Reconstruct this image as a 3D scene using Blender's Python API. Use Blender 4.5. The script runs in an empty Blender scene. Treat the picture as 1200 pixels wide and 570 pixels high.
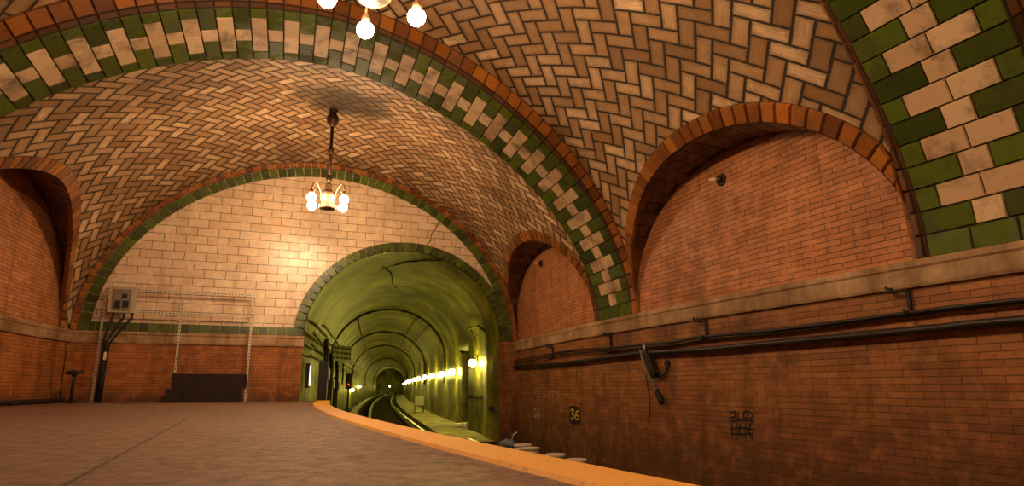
import bpy, bmesh, math, random
from mathutils import Vector, Matrix
random.seed(7)
PI = math.pi
COL = bpy.context.scene.collection
SC = bpy.context.scene
D = math.radians

# ------------------------------------------------------------------ layout (metres)
CX, CY = 63.7025, 31.768          # centre of the loop the station is built on
RW, RE, RL = 65.18, 69.78, 75.06  # wall across the track, platform edge, platform wall
ZC = 1.464                        # top of the stone cornice = springing of the vaults
CZ0 = 1.215                       # underside of the cornice
TB = -1.12                        # track bed
PHB = 33.0                        # the station is closed behind the viewer at this angle

def pol(R, deg):
    a = D(deg)
    return Vector((CX - R * math.cos(a), CY - R * math.sin(a), 0))
E0 = Vector((-9.147, 13.789, 0))                  # corner of end wall and platform wall
E1 = pol(RW, 12.75)                               # corner of end wall and track wall
LW = (E1 - E0).length
EU = (E1 - E0).normalized()
EN = Vector((EU.y, -EU.x, 0))                     # end wall normal, towards the station
def ew(s, z, off=0.0):
    return E0 + EU * s + EN * off + Vector((0, 0, z))
def rw(arc, z, off=0.0):                          # track wall: arc metres, height, offset to the inside
    p = pol(RW + off, math.degrees(arc / RW)); p.z = z; return p
def lw(arc, z, off=0.0):
    p = pol(RL - off, math.degrees(arc / RL)); p.z = z; return p

# ------------------------------------------------------------------ node helpers
class NT:
    def __init__(s, name):
        s.m = bpy.data.materials.new(name); s.m.use_nodes = True
        s.t = s.m.node_tree; s.t.nodes.clear()
        s.out = s.n('ShaderNodeOutputMaterial'); s.b = s.n('ShaderNodeBsdfPrincipled')
        s.l(s.b.outputs[0], s.out.inputs[0])
    def n(s, ty, **k):
        o = s.t.nodes.new(ty)
        for a, v in k.items(): setattr(o, a, v)
        return o
    def l(s, a, b): s.t.links.new(a, b)
    def put(s, sock, v):
        if hasattr(v, 'is_linked') or isinstance(v, bpy.types.NodeSocket): s.l(v, sock)
        else: sock.default_value = v
    def mth(s, op, a, b=None, c=None, clamp=False):
        o = s.n('ShaderNodeMath', operation=op, use_clamp=clamp)
        s.put(o.inputs[0], a)
        if b is not None: s.put(o.inputs[1], b)
        if c is not None: s.put(o.inputs[2], c)
        return o.outputs[0]
    def mix(s, f, a, b, mode='MIX'):
        o = s.n('ShaderNodeMix', data_type='RGBA', blend_type=mode)
        s.put(o.inputs[0], f); s.put(o.inputs[6], a); s.put(o.inputs[7], b)
        return o.outputs[2]
    def mixf(s, f, a, b):
        o = s.n('ShaderNodeMix', data_type='FLOAT')
        s.put(o.inputs[0], f); s.put(o.inputs[2], a); s.put(o.inputs[3], b)
        return o.outputs[0]
    def rng(s, v, a, b, c=0.0, d=1.0, smooth=False):
        o = s.n('ShaderNodeMapRange', interpolation_type='SMOOTHSTEP' if smooth else 'LINEAR')
        s.put(o.inputs[0], v); s.put(o.inputs[1], a); s.put(o.inputs[2], b); s.put(o.inputs[3], c); s.put(o.inputs[4], d)
        return o.outputs[0]
    def uv(s): return s.n('ShaderNodeTexCoord').outputs['UV']
    def obj(s): return s.n('ShaderNodeTexCoord').outputs['Object']
    def noise(s, vec, scale, detail=4, rough=.55, color=False):
        o = s.n('ShaderNodeTexNoise'); o.inputs['Scale'].default_value = scale
        o.inputs['Detail'].default_value = detail; o.inputs['Roughness'].default_value = rough
        s.l(vec, o.inputs['Vector'])
        return o.outputs[1 if color else 0]
    def sep(s, v):
        o = s.n('ShaderNodeSeparateXYZ'); s.l(v, o.inputs[0]); return o.outputs
    def com(s, x, y, z=0.0):
        o = s.n('ShaderNodeCombineXYZ')
        s.put(o.inputs[0], x); s.put(o.inputs[1], y); s.put(o.inputs[2], z); return o.outputs[0]
    def scale(s, v, k):
        o = s.n('ShaderNodeVectorMath', operation='MULTIPLY'); s.l(v, o.inputs[0]); o.inputs[1].default_value = k
        return o.outputs[0]
    def ramp(s, f, stops):
        o = s.n('ShaderNodeValToRGB'); cr = o.color_ramp
        while len(cr.elements) < len(stops): cr.elements.new(.5)
        for e, (p, c) in zip(cr.elements, stops): e.position = p; e.color = c
        s.l(f, o.inputs[0]); return o.outputs[0]
    def white(s, v):
        o = s.n('ShaderNodeTexWhiteNoise', noise_dimensions='3D'); s.l(v, o.inputs[0]); return o.outputs[0]
    def bump(s, h, strength=.4, dist=.01, prev=None):
        o = s.n('ShaderNodeBump'); o.inputs['Strength'].default_value = strength; o.inputs['Distance'].default_value = dist
        s.l(h, o.inputs['Height'])
        if prev is not None: s.l(prev, o.inputs['Normal'])
        s.l(o.outputs[0], s.b.inputs['Normal']); return o.outputs[0]
    def fin(s, col=None, rough=None, metal=None, spec=None):
        if col is not None: s.put(s.b.inputs['Base Color'], col)
        if rough is not None: s.put(s.b.inputs['Roughness'], rough)
        if metal is not None: s.put(s.b.inputs['Metallic'], metal)
        if spec is not None: s.b.inputs['Specular IOR Level'].default_value = spec
        return s.m
def c4(r, g, b): return (r, g, b, 1)

def mat_plain(name, col, rough=.5, metal=0.0, var=.25, scale=12, bump=.1):
    t = NT(name); v = t.obj()
    n = t.noise(v, scale, 5, .6)
    dark = c4(*[x * (1 - var) for x in col]); lite = c4(*[min(1, x * (1 + var)) for x in col])
    t.bump(n, bump, .01)
    return t.fin(t.mix(n, dark, lite), t.rng(n, .3, .7, min(1, rough + .08), max(.05, rough - .08)), metal)

def mat_glaze(name, lo, hi, rough=.28, dirt=.35, dirtcol=(.03, .025, .015), dscale=3.0):
    # glazed tile; every tile carries its own tint
    t = NT(name); v = t.obj()
    a = t.n('ShaderNodeAttribute', attribute_name='tint').outputs['Fac']
    f = t.noise(v, 18, 4)
    col = t.mix(t.mth('ADD', t.mth('MULTIPLY', a, .8), t.mth('MULTIPLY', f, .2)), c4(*lo), c4(*hi))
    g = t.noise(v, dscale, 6, .65); sp = t.noise(v, 55, 3, .7)
    m = t.mth('MULTIPLY', t.rng(g, .48, .7), dirt, clamp=True)
    m2 = t.mth('MULTIPLY', t.mth('MULTIPLY', t.rng(sp, .58, .68), t.rng(g, .5, .6)), dirt * 1.4, clamp=True)
    col = t.mix(m, col, c4(*dirtcol)); col = t.mix(m2, col, c4(*dirtcol))
    t.bump(t.noise(v, 9, 3), .12, .02)
    return t.fin(col, t.rng(g, .35, .7, rough, rough + .3), spec=.5)

def mat_herring(name, dark_at=None):
    t = NT(name); uvx, uvy, _ = t.sep(t.uv())
    w = .19; k = 1 / (w * math.sqrt(2))
    wob = t.noise(t.uv(), 1.3, 2); wo = t.mth('MULTIPLY', t.mth('SUBTRACT', wob, .5), .1)
    uvx = t.mth('ADD', t.mth('MULTIPLY', uvx, .88), t.mth('MULTIPLY', t.mth('SQRT', t.mth('ADD', t.mth('MULTIPLY', uvy, uvy), .4)), .24)); uvy = t.mth('MULTIPLY', uvy, 1.0)
    x = t.mth('ADD', t.mth('MULTIPLY', t.mth('ADD', uvx, uvy), k), t.mth('ADD', wo, 400.0))
    y = t.mth('ADD', t.mth('MULTIPLY', t.mth('SUBTRACT', uvy, uvx), k), t.mth('SUBTRACT', 400.0, wo))
    i = t.mth('FLOOR', x); j = t.mth('FLOOR', y); fx = t.mth('FRACT', x); fy = t.mth('FRACT', y)
    kk = t.mth('MODULO', t.mth('ADD', t.mth('SUBTRACT', i, j), 4000.0), 4.0)
    eq = lambda v: t.mth('COMPARE', kk, float(v), .1)
    k1, k2 = eq(1), eq(2)
    vert = t.mth('GREATER_THAN', kk, 1.5)
    al = t.mth('ADD', t.mixf(vert, fx, fy), t.mth('ADD', k1, k2))
    ac = t.mixf(vert, fy, fx)
    bi = t.mth('SUBTRACT', i, k1); bj = t.mth('SUBTRACT', j, k2)
    idv = t.com(bi, bj, vert); r = t.white(idv); r2 = t.white(t.com(bj, bi, t.mth('ADD', vert, 7.0)))
    d = t.mth('MINIMUM', t.mth('MINIMUM', al, t.mth('SUBTRACT', 2.0, al)), t.mth('MINIMUM', ac, t.mth('SUBTRACT', 1.0, ac)))
    ob = t.obj()
    fine = t.noise(ob, 38, 4, .7)
    grain = t.noise(t.com(t.mth('MULTIPLY', al, .35), t.mth('MULTIPLY', ac, 5.0), t.mth('MULTIPLY', r, 50.0)), 2.5, 3)
    big = t.noise(ob, .55, 5, .6)
    jd = t.mth('ADD', d, t.mth('MULTIPLY', t.mth('SUBTRACT', fine, .5), .13))
    body = t.rng(jd, .045, .105, smooth=True)
    col = t.ramp(r, [(0, c4(.26, .138, .056)), (.3, c4(.42, .25, .115)), (.65, c4(.60, .385, .2)), (1, c4(.86, .62, .37))])
    col = t.mix(t.mth('MULTIPLY', vert, .30), col, c4(.36, .2, .09))
    col = t.mix(t.rng(grain, .42, .72, 0, .5), col, c4(.22, .115, .045))
    pit = t.noise(ob, 60, 3, .75); med = t.noise(ob, 5.5, 5, .65)
    col = t.mix(t.mth('MULTIPLY', t.rng(pit, .52, .62), t.mth('MULTIPLY', t.rng(med, .47, .62), t.rng(r2, .35, .8)), clamp=True), col, c4(.06, .033, .015))
    col = t.mix(t.rng(med, .45, .75, 0, .45), col, c4(.2, .105, .042))
    stain = t.mth('MULTIPLY', t.rng(big, .48, .72), t.rng(r2, .1, .9, .3, .8))
    col = t.mix(stain, col, c4(.2, .115, .055))
    col = t.mix(t.rng(d, .02, .34, .5, 0), col, c4(.11, .055, .02))
    if dark_at:                                    # tiles darkened in a ragged patch near the hanging point
        dv = t.n('ShaderNodeVectorMath', operation='DISTANCE'); t.l(ob, dv.inputs[0]); dv.inputs[1].default_value = dark_at
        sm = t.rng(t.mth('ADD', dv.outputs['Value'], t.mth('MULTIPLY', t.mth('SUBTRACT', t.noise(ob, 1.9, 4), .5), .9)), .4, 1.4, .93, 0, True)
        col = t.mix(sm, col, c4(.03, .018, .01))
    col = t.mix(body, c4(.035, .022, .012), col)
    b1 = t.bump(body, .75, .018); t.bump(t.mth('ADD', fine, t.mth('MULTIPLY', r, .6)), .25, .012, b1)
    return t.fin(col, t.mixf(body, .9, t.rng(r2, 0, 1, .34, .6)), spec=.45)

def mat_brick(name, bw, bh, c1, c2, mortar, ms=.006, rough=.6, dirt=.5, dirtcol=(.05, .025, .012), band=None, bumpd=.012, dsc=.8, spec=.3, wob=.012, speck=.6):
    t = NT(name); uv = t.uv(); ob = t.obj()
    wv = t.n('ShaderNodeVectorMath', operation='MULTIPLY_ADD'); wn = t.n('ShaderNodeVectorMath', operation='SUBTRACT')
    t.l(t.noise(ob, 7, 4, .7, True), wn.inputs[0]); wn.inputs[1].default_value = (.5, .5, .5)
    t.l(wn.outputs[0], wv.inputs[0]); wv.inputs[1].default_value = (wob, wob, 0); t.l(uv, wv.inputs[2])
    o = t.n('ShaderNodeTexBrick'); t.l(wv.outputs[0], o.inputs['Vector'])
    o.offset = .5; o.squash = 1
    o.inputs['Color1'].default_value = c4(*c1); o.inputs['Color2'].default_value = c4(*c2); o.inputs['Mortar'].default_value = c4(*mortar)
    o.inputs['Scale'].default_value = 1; o.inputs['Mortar Size'].default_value = ms; o.inputs['Mortar Smooth'].default_value = .3
    o.inputs['Bias'].default_value = 0; o.inputs['Brick Width'].default_value = bw; o.inputs['Row Height'].default_value = bh
    big = t.noise(ob, dsc, 7, .66); fine = t.noise(ob, 28, 4, .65); vs = t.noise(t.scale(ob, (3.2, 3.2, .45)), 1, 5, .6)
    col = t.mix(t.rng(fine, .35, .75, 0, .35), o.outputs['Color'], c4(*[x * .55 for x in c1]))
    col = t.mix(t.mth('MULTIPLY', t.rng(big, .46, .7), dirt, clamp=True), col, c4(*dirtcol))
    col = t.mix(t.mth('MULTIPLY', t.rng(vs, .52, .7), dirt * .9, clamp=True), col, c4(*dirtcol))
    if band:                                    # grime band along the foot of the wall
        z = t.sep(uv)[1]
        f = t.mth('MULTIPLY', t.rng(t.mth('ADD', z, t.mth('MULTIPLY', t.mth('SUBTRACT', big, .5), 1.1)), band[0], band[1], 1, 0, True), band[2], clamp=True)
        col = t.mix(f, col, c4(*dirtcol))
    sp = t.noise(ob, 42, 4, .75); md = t.noise(ob, 4.5, 6, .7)
    col = t.mix(t.mth('MULTIPLY', t.rng(sp, .53, .66), t.rng(md, .4, .62, .15, speck), clamp=True), col, c4(*dirtcol))
    col = t.mix(t.rng(md, .5, .3, 0, .35), col, c4(*[min(1, x * 1.45) for x in c1]))
    h = t.mth('SUBTRACT', t.mth('MULTIPLY', fine, .5), t.mth('MULTIPLY', o.outputs['Fac'], t.rng(md, .3, .65, .3, 1)))
    t.bump(h, .6, bumpd)
    return t.fin(col, t.rng(big, .3, .7, rough - .08, rough + .15), spec=spec)

def mat_emit(name, col, power):
    m = bpy.data.materials.new(name); m.use_nodes = True; t = m.node_tree; t.nodes.clear()
    o = t.nodes.new('ShaderNodeOutputMaterial'); e = t.nodes.new('ShaderNodeEmission')
    e.inputs[0].default_value = c4(*col); e.inputs[1].default_value = power; t.links.new(e.outputs[0], o.inputs[0]); return m

def mat_floor():
    t = NT('platform_concrete'); ob = t.obj()
    big = t.noise(ob, .7, 6, .62); mid = t.noise(t.scale(ob, (1.0, .8, 1)), 11.0, 8, .78); fine = t.noise(ob, 85, 5, .75)
    str_ = t.noise(t.scale(ob, (1.0, 1.5, 1)), 2.2, 8, .8)
    col = t.mix(big, c4(.145, .073, .044), c4(.285, .155, .098))
    col = t.mix(t.rng(mid, .46, .7, 0, .75), col, c4(.035, .018, .011))
    col = t.mix(t.rng(str_, .57, .63, 0, .85), col, c4(.03, .017, .011))
    col = t.mix(t.rng(fine, .48, .68, 0, .7), col, c4(.33, .2, .135))
    x, y, _ = t.sep(ob)                         # a single joint cut across the slab
    a, b = Vector((-1.40, 2.18)), Vector((-3.06, 6.40))
    n = (b - a).normalized(); nx, ny = -n.y, n.x
    dist = t.mth('ABSOLUTE', t.mth('ADD', t.mth('ADD', t.mth('MULTIPLY', t.mth('SUBTRACT', x, a.x), nx), t.mth('MULTIPLY', t.mth('SUBTRACT', y, a.y), ny)),
                                   t.mth('MULTIPLY', t.mth('SUBTRACT', mid, .5), .03)))
    jt = t.mth('MULTIPLY', t.rng(dist, .004, .014, 1, 0), t.mth('LESS_THAN', y, 6.6))
    col = t.mix(t.mth('MULTIPLY', jt, .85), col, c4(.02, .012, .008))
    b1 = t.bump(t.mth('ADD', mid, t.mth('MULTIPLY', fine, .5)), .7, .035)
    t.bump(jt, -.5, .01, b1)
    return t.fin(col, t.rng(mid, .35, .7, .42, .75), spec=.35)

def mat_yellow():
    t = NT('yellow_edge_paint'); ob = t.obj()
    w = t.noise(ob, 1.6, 7, .7); f = t.noise(ob, 30, 5, .75)
    col = t.mix(w, c4(.62, .27, .03), c4(.85, .45, .07))
    col = t.mix(t.rng(f, .56, .68, 0, .7), col, c4(.28, .13, .03))
    col = t.mix(t.rng(w, .55, .75, 0, .5), col, c4(.3, .15, .05))
    t.bump(f, .35, .01)
    return t.fin(col, .6)

def mat_concrete(name, lo, hi, dark, rough=.75, sc=.7, st=(1.6, 1.6, .3), bs=1.1):
    t = NT(name); ob = t.obj()
    a = t.noise(ob, sc, 7, .66); b = t.noise(t.scale(ob, st), bs, 6, .65); f = t.noise(ob, 22, 5, .7)
    col = t.mix(t.rng(a, .37, .63), c4(*lo), c4(*hi))
    col = t.mix(t.rng(b, .47, .66, 0, .85), col, c4(*dark))
    col = t.mix(t.rng(f, .5, .8, 0, .35), col, c4(*dark))
    t.bump(t.mth('ADD', a, t.mth('MULTIPLY', f, .3)), .5, .03)
    return t.fin(col, rough, spec=.3)

M = dict(
    herring=mat_herring('herringbone_vault_tile'), herring2=mat_herring('darkened_herringbone_vault_tile', (-3.2, 12.0, 5.78)),
    green=mat_glaze('green_glazed_tile', (.034, .052, .008), (.115, .165, .018), .18, .7),
    cream=mat_glaze('cream_tile', (.52, .34, .19), (.82, .61, .39), .3, .85, (.08, .045, .02), 2.6),
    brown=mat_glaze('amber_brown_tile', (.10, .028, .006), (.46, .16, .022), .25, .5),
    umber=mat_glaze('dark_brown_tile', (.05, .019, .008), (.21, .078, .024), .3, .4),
    mortar=mat_plain('dark_mortar', (.035, .022, .013), .9, 0, .3, 30),
    white=mat_brick('white_wall_tile', .44, .192, (.88, .68, .48), (.75, .53, .34), (.10, .055, .025), .0075, .22, .35, (.3, .16, .08), None, .012, .8, .5, .006, .3),
    brick=mat_brick('red_roman_brick', .36, .066, (.40, .165, .056), (.27, .1, .034), (.08, .034, .014), .005, .5, .75, (.06, .027, .012), (-1.1, .6, .75), .01, .75),
    pbrick=mat_brick('orange_platform_brick', .32, .064, (.50, .18, .045), (.36, .12, .032), (.075, .034, .016), .0045, .5, .6, (.06, .025, .012), (-.12, .4, 1.0), .01, .9),
    lbrick=mat_brick('lunette_brick', .35, .066, (.56, .235, .09), (.40, .15, .055), (.075, .032, .015), .0055, .5, .45, (.1, .045, .02), None, .01, 1.1),
    stone=mat_concrete('cornice_limestone', (.27, .165, .08), (.5, .33, .18), (.15, .08, .036), .6, 2.5),
    floor=mat_floor(), yellow=mat_yellow(),
    tunnel=mat_concrete('tunnel_concrete', (.075, .07, .007), (.38, .34, .03), (.022, .018, .004), .5, .5, (1.0, .55, 1.1), .8),
    bed=mat_concrete('track_bed_ballast', (.02, .018, .012), (.06, .052, .035), (.01, .009, .006), .9, 3),
    walk=mat_concrete('walkway_concrete', (.3, .25, .13), (.48, .42, .22), (.12, .1, .05), .8, 1.5),
    steel=mat_plain('galvanised_steel', (.6, .55, .46), .45, .4, .25, 30),
    hole=mat_plain('slot_shadow', (.02, .017, .013), .9),
    dark=mat_plain('sooty_iron', (.022, .016, .011), .55, .3, .4, 20),
    rubber=mat_plain('black_cable_sheath', (.014, .011, .009), .5, 0, .3, 20),
    timber=mat_plain('tarred_timber', (.02, .009, .005), .88, 0, .6, 9, .6),
    box=mat_plain('grey_enamelled_box', (.42, .36, .25), .45, .1, .2, 8),
    boxd=mat_plain('grey_panel_face', (.2, .17, .13), .45, .1, .2, 8),
    pail=mat_plain('white_plastic', (.72, .6, .44), .4, 0, .12, 10),
    paild=mat_plain('grey_pail_lid', (.6, .52, .42), .45, 0, .15, 10),
    blue=mat_plain('faded_blue_plastic', (.1, .14, .18), .5, 0, .25, 10),
    rail=mat_plain('worn_rail_steel', (.8, .77, .62), .35, .35, .15, 20),
    cover=mat_plain('grey_cover_board', (.7, .66, .5), .6, 0, .25, 8),
    brass=mat_plain('aged_bronze', (.1, .06, .03), .4, .8, .35, 20),
    bronze=mat_plain('pale_gilt_metal', (.24, .14, .075), .4, .7, .25, 20),
    bulb=mat_emit('warm_bulb', (1, .65, .355), 330),
    tube=mat_emit('tunnel_lamp_glass', (1, .84, .14), 170),
    redlamp=mat_emit('red_signal_lens', (1, .05, .02), 1.5),
    litpane=mat_emit('lit_pane', (1, .9, .5), 3),
    pyel=mat_plain('yellow_paint', (.62, .42, .03), .6, 0, .3, 30),
    pwht=mat_plain('chalky_white_paint', (.4, .3, .21), .8, 0, .4, 30),
    pblk=mat_plain('black_paint', (.012, .008, .006), .6, 0, .3, 30),
    crack=mat_plain('crack_void', (.008, .007, .005), .95),
)

# ------------------------------------------------------------------ mesh helpers
class MB:
    def __init__(s): s.v = []; s.f = []; s.m = []; s.uv = []; s.t = []; s.sm = []
    def face(s, pts, mi=0, uv=None, tint=0.0, smooth=False):
        i = len(s.v); s.v += [tuple(p) for p in pts]; s.f.append(list(range(i, i + len(pts))))
        s.m.append(mi); s.uv.append(uv or [(0, 0)] * len(pts)); s.t.append(tint); s.sm.append(smooth)
    def grid(s, rows, uvs=None, mi=0, smooth=True, inside=None):
        nr, nc = len(rows), len(rows[0]); i0 = len(s.v)
        for r in rows: s.v += [tuple(p) for p in r]
        for a in range(nr - 1):
            for b in range(nc - 1):
                q = [(a, b), (a, b + 1), (a + 1, b + 1), (a + 1, b)]
                P = [rows[x][y] for x, y in q]
                n = (P[2] - P[0]).cross(P[3] - P[1])
                if n.length < 1e-9: continue
                if inside is not None and n.dot(inside - (P[0] + P[2]) / 2) < 0: q.reverse()
                s.f.append([i0 + x * nc + y for x, y in q]); s.m.append(mi); s.sm.append(smooth); s.t.append(0)
                s.uv.append([uvs[x][y] for x, y in q] if uvs else [(0, 0)] * 4)
    def box(s, c, sx, sy, sz, X=Vector((1, 0, 0)), Y=Vector((0, 1, 0)), Z=Vector((0, 0, 1)), mi=0, bev=.0):
        c = Vector(c); X, Y, Z = X.normalized(), Y.normalized(), Z.normalized()
        bm = bmesh.new(); bmesh.ops.create_cube(bm, size=1)
        for v in bm.verts: v.co = Vector((v.co.x * sx, v.co.y * sy, v.co.z * sz))
        if bev > 0: bmesh.ops.bevel(bm, geom=bm.edges[:], offset=bev, segments=2, profile=.6, affect='EDGES')
        R = Matrix((X, Y, Z)).transposed()
        s.bm(bm, lambda p: c + R @ p, mi)
    def bm(s, bm, fn, mi=0, smooth=False):
        i0 = len(s.v); bm.verts.index_update()
        s.v += [tuple(fn(v.co)) for v in bm.verts]
        for f in bm.faces:
            s.f.append([i0 + v.index for v in f.verts]); s.m.append(mi); s.sm.append(smooth); s.t.append(0); s.uv.append([(0, 0)] * len(f.verts))
        bm.free()
    def tube(s, pts, r, n=8, mi=0, caps=True):
        pts = [Vector(p) for p in pts]; rr = r if isinstance(r, (list, tuple)) else [r] * len(pts)
        i0 = len(s.v); up = Vector((0, 0, 1)); prev = None
        for k, p in enumerate(pts):
            d = (pts[min(k + 1, len(pts) - 1)] - pts[max(k - 1, 0)]).normalized()
            if prev is None: a = d.cross(up if abs(d.z) < .95 else Vector((1, 0, 0))).normalized()
            else: a = (prev - d * prev.dot(d)).normalized()
            prev = a; b = d.cross(a)
            for j in range(n):
                t = 2 * PI * j / n; s.v.append(tuple(p + (a * math.cos(t) + b * math.sin(t)) * rr[k]))
        for k in range(len(pts) - 1):
            for j in range(n):
                s.f.append([i0 + k * n + j, i0 + k * n + (j + 1) % n, i0 + (k + 1) * n + (j + 1) % n, i0 + (k + 1) * n + j]); s.m.append(mi); s.sm.append(True); s.t.append(0); s.uv.append([(0, 0)] * 4)
        if caps:
            for k, rev in ((0, True), (len(pts) - 1, False)):
                q = [i0 + k * n + j for j in range(n)]
                s.f.append(q[::-1] if rev else q); s.m.append(mi); s.sm.append(False); s.t.append(0); s.uv.append([(0, 0)] * n)
    def lathe(s, c, prof, n=24, mi=0, axis=None, smooth=True):
        c = Vector(c); Z = (axis or Vector((0, 0, 1))).normalized()
        X = Z.cross(Vector((0, 1, 0)) if abs(Z.y) < .9 else Vector((1, 0, 0))).normalized(); Y = Z.cross(X)
        i0 = len(s.v)
        for r, z in prof:
            for j in range(n):
                t = 2 * PI * j / n; s.v.append(tuple(c + X * (r * math.cos(t)) + Y * (r * math.sin(t)) + Z * z))
        for k in range(len(prof) - 1):
            for j in range(n):
                s.f.append([i0 + k * n + j, i0 + k * n + (j + 1) % n, i0 + (k + 1) * n + (j + 1) % n, i0 + (k + 1) * n + j]); s.m.append(mi); s.sm.append(smooth); s.t.append(0); s.uv.append([(0, 0)] * 4)
        for k, rev in ((0, True), (len(prof) - 1, False)):
            if prof[k][0] > 1e-4:
                q = [i0 + k * n + j for j in range(n)]
                s.f.append(q[::-1] if rev else q); s.m.append(mi); s.sm.append(False); s.t.append(0); s.uv.append([(0, 0)] * n)
    def tile(s, P, nrm, h=.015, gap=.008, bev=.006, mi=0, tint=0.0):
        # one tile with softened arrises on the four surface points P (in order)
        c = sum(P, Vector()) / 4
        def ins(q, d):
            e1 = [(P[(k + 1) % 4] - P[k]).length for k in range(4)]
            out = []
            for k in range(4):
                a = (P[(k + 1) % 4] - P[k]).normalized(); b = (P[(k - 1) % 4] - P[k]).normalized()
                out.append(P[k] + a * min(d, e1[k] * .45) + b * min(d, e1[(k - 1) % 4] * .45))
            return out
        lo = ins(P, gap / 2); hi = [p + nrm * h for p in ins(P, gap / 2 + bev)]
        if (hi[1] - hi[0]).cross(hi[2] - hi[0]).dot(nrm) < 0: lo.reverse(); hi.reverse()
        s.face(hi, mi, None, tint)
        for k in range(4): s.face([lo[k], lo[(k + 1) % 4], hi[(k + 1) % 4], hi[k]], mi, None, tint)
    def build(s, name, mats, parent=None, merge=False):
        me = bpy.data.meshes.new(name); me.from_pydata(s.v, [], s.f)
        for m in (mats if isinstance(mats, (list, tuple)) else [mats]): me.materials.append(m)
        me.polygons.foreach_set('material_index', s.m); me.polygons.foreach_set('use_smooth', s.sm)
        ul = me.uv_layers.new(name='UVMap'); flat = [c for f in s.uv for p in f for c in p]; ul.data.foreach_set('uv', flat)
        at = me.attributes.new('tint', 'FLOAT', 'FACE'); at.data.foreach_set('value', s.t)
        me.update()
        o = bpy.data.objects.new(name, me); COL.objects.link(o)
        if parent is not None: attach(o, parent)
        return o
def attach(o, parent):
    o.parent = parent; o.matrix_parent_inverse = parent_world(parent).inverted()
def parent_world(p):
    m = Matrix.Translation(p.location) @ p.rotation_euler.to_matrix().to_4x4()
    return (parent_world(p.parent) @ p.matrix_parent_inverse @ m) if p.parent else m
def tag(o, label=None, cat=None, group=None, kind=None):
    if label: o['label'] = label
    if cat: o['category'] = cat
    if group: o['group'] = group
    if kind: o['kind'] = kind
    return o
def struct(o, label, cat): return tag(o, label, cat, None, 'structure')
def thing(name, loc, label, cat, group=None, rz=0):
    o = bpy.data.objects.new(name, None); COL.objects.link(o); o.location = loc; o.rotation_euler = (0, 0, rz); o.empty_display_size = .1
    return tag(o, label, cat, group)
def copy_tree(o, parent=None):
    c = o.copy(); COL.objects.link(c)
    if parent: c.parent = parent
    for ch in list(o.children): copy_tree(ch, c)
    return c
rnd = random.random

# ------------------------------------------------------------------ vault geometry
# an arch = (right angle, left angle, rise, exponent)
def sgnpow(x, e): return math.copysign(abs(x) ** e, x)
class Arch:
    def __init__(s, phr, phl, b, n, A=None, B=None):
        s.phr, s.phl, s.b, s.n = phr, phl, b, n
        s.A = A or pol(RW, phr); s.B = B or pol(RL, phl)
    def pt(s, t):                                    # t 0..pi from the track wall to the platform wall
        e = 2 / s.n; M_ = (s.A + s.B) / 2
        p = M_ + (s.A - M_) * sgnpow(math.cos(t), e); p.z = ZC + s.b * max(0, math.sin(t)) ** e
        return p
    def even(s, n):                                  # n+1 points at equal steps along the curve
        N = 1200; P = [s.pt(PI * k / N) for k in range(N + 1)]; L = [0]
        for a, b in zip(P, P[1:]): L.append(L[-1] + (b - a).length)
        out = []; k = 0
        for i in range(n + 1):
            d = L[-1] * i / n
            while k < N - 1 and L[k + 1] < d: k += 1
            f = (d - L[k]) / max(1e-9, L[k + 1] - L[k]); out.append(P[k].lerp(P[k + 1], min(1, f)))
        s.length = L[-1]; return out

R1F = Arch(23.31, 24.66, 3.78, 1.70); R1N = Arch(24.33, 25.68, 3.80, 1.74)
R2N = Arch(18.70, 20.10, 3.87, 1.79); R2F = Arch(17.66, 19.33, 3.70, 1.735)
R0F = Arch(28.6, 29.9, 3.80, 1.75);   R0N = Arch(29.6, 30.9, 3.80, 1.75)
def raised(a, dphi, db=.24, dn=.14): return Arch(a.phr + dphi, a.phl + dphi, a.b + db, a.n + dn)
V1A, V1B = raised(R1F, -.1, .16, .1), raised(R2N, .175, .18, .11)
V2A = raised(R2F, -.16, .2, .14)
EOB = 4.22
V2B = Arch(12.75, 13.86, EOB, 1.95, E1, E0)
V0A, V0B = raised(R0F, -.21), raised(R1N, .21)
BACK = Arch(PHB, PHB, 4.0, 1.9)
V00 = raised(R0N, .21)

class Lun:                                           # lunette outline on a wall: centre arc, half width, rise
    def __init__(s, c, a, b, n=2.15, open=None):
        s.c, s.a, s.b, s.n = c, a, b, n; s.o = open or s
    def z(s, arc, g=0.0):
        u = abs(arc - s.c) / (s.a + g)
        return None if u >= 1 else ZC + (s.b + g) * (1 - u ** s.n) ** (1 / s.n)
    def at(s, t, g=0.0):
        e = 2 / s.n
        return s.c + (s.a + g) * sgnpow(math.cos(t), e), ZC + (s.b + g) * max(0, math.sin(t)) ** e

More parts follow.
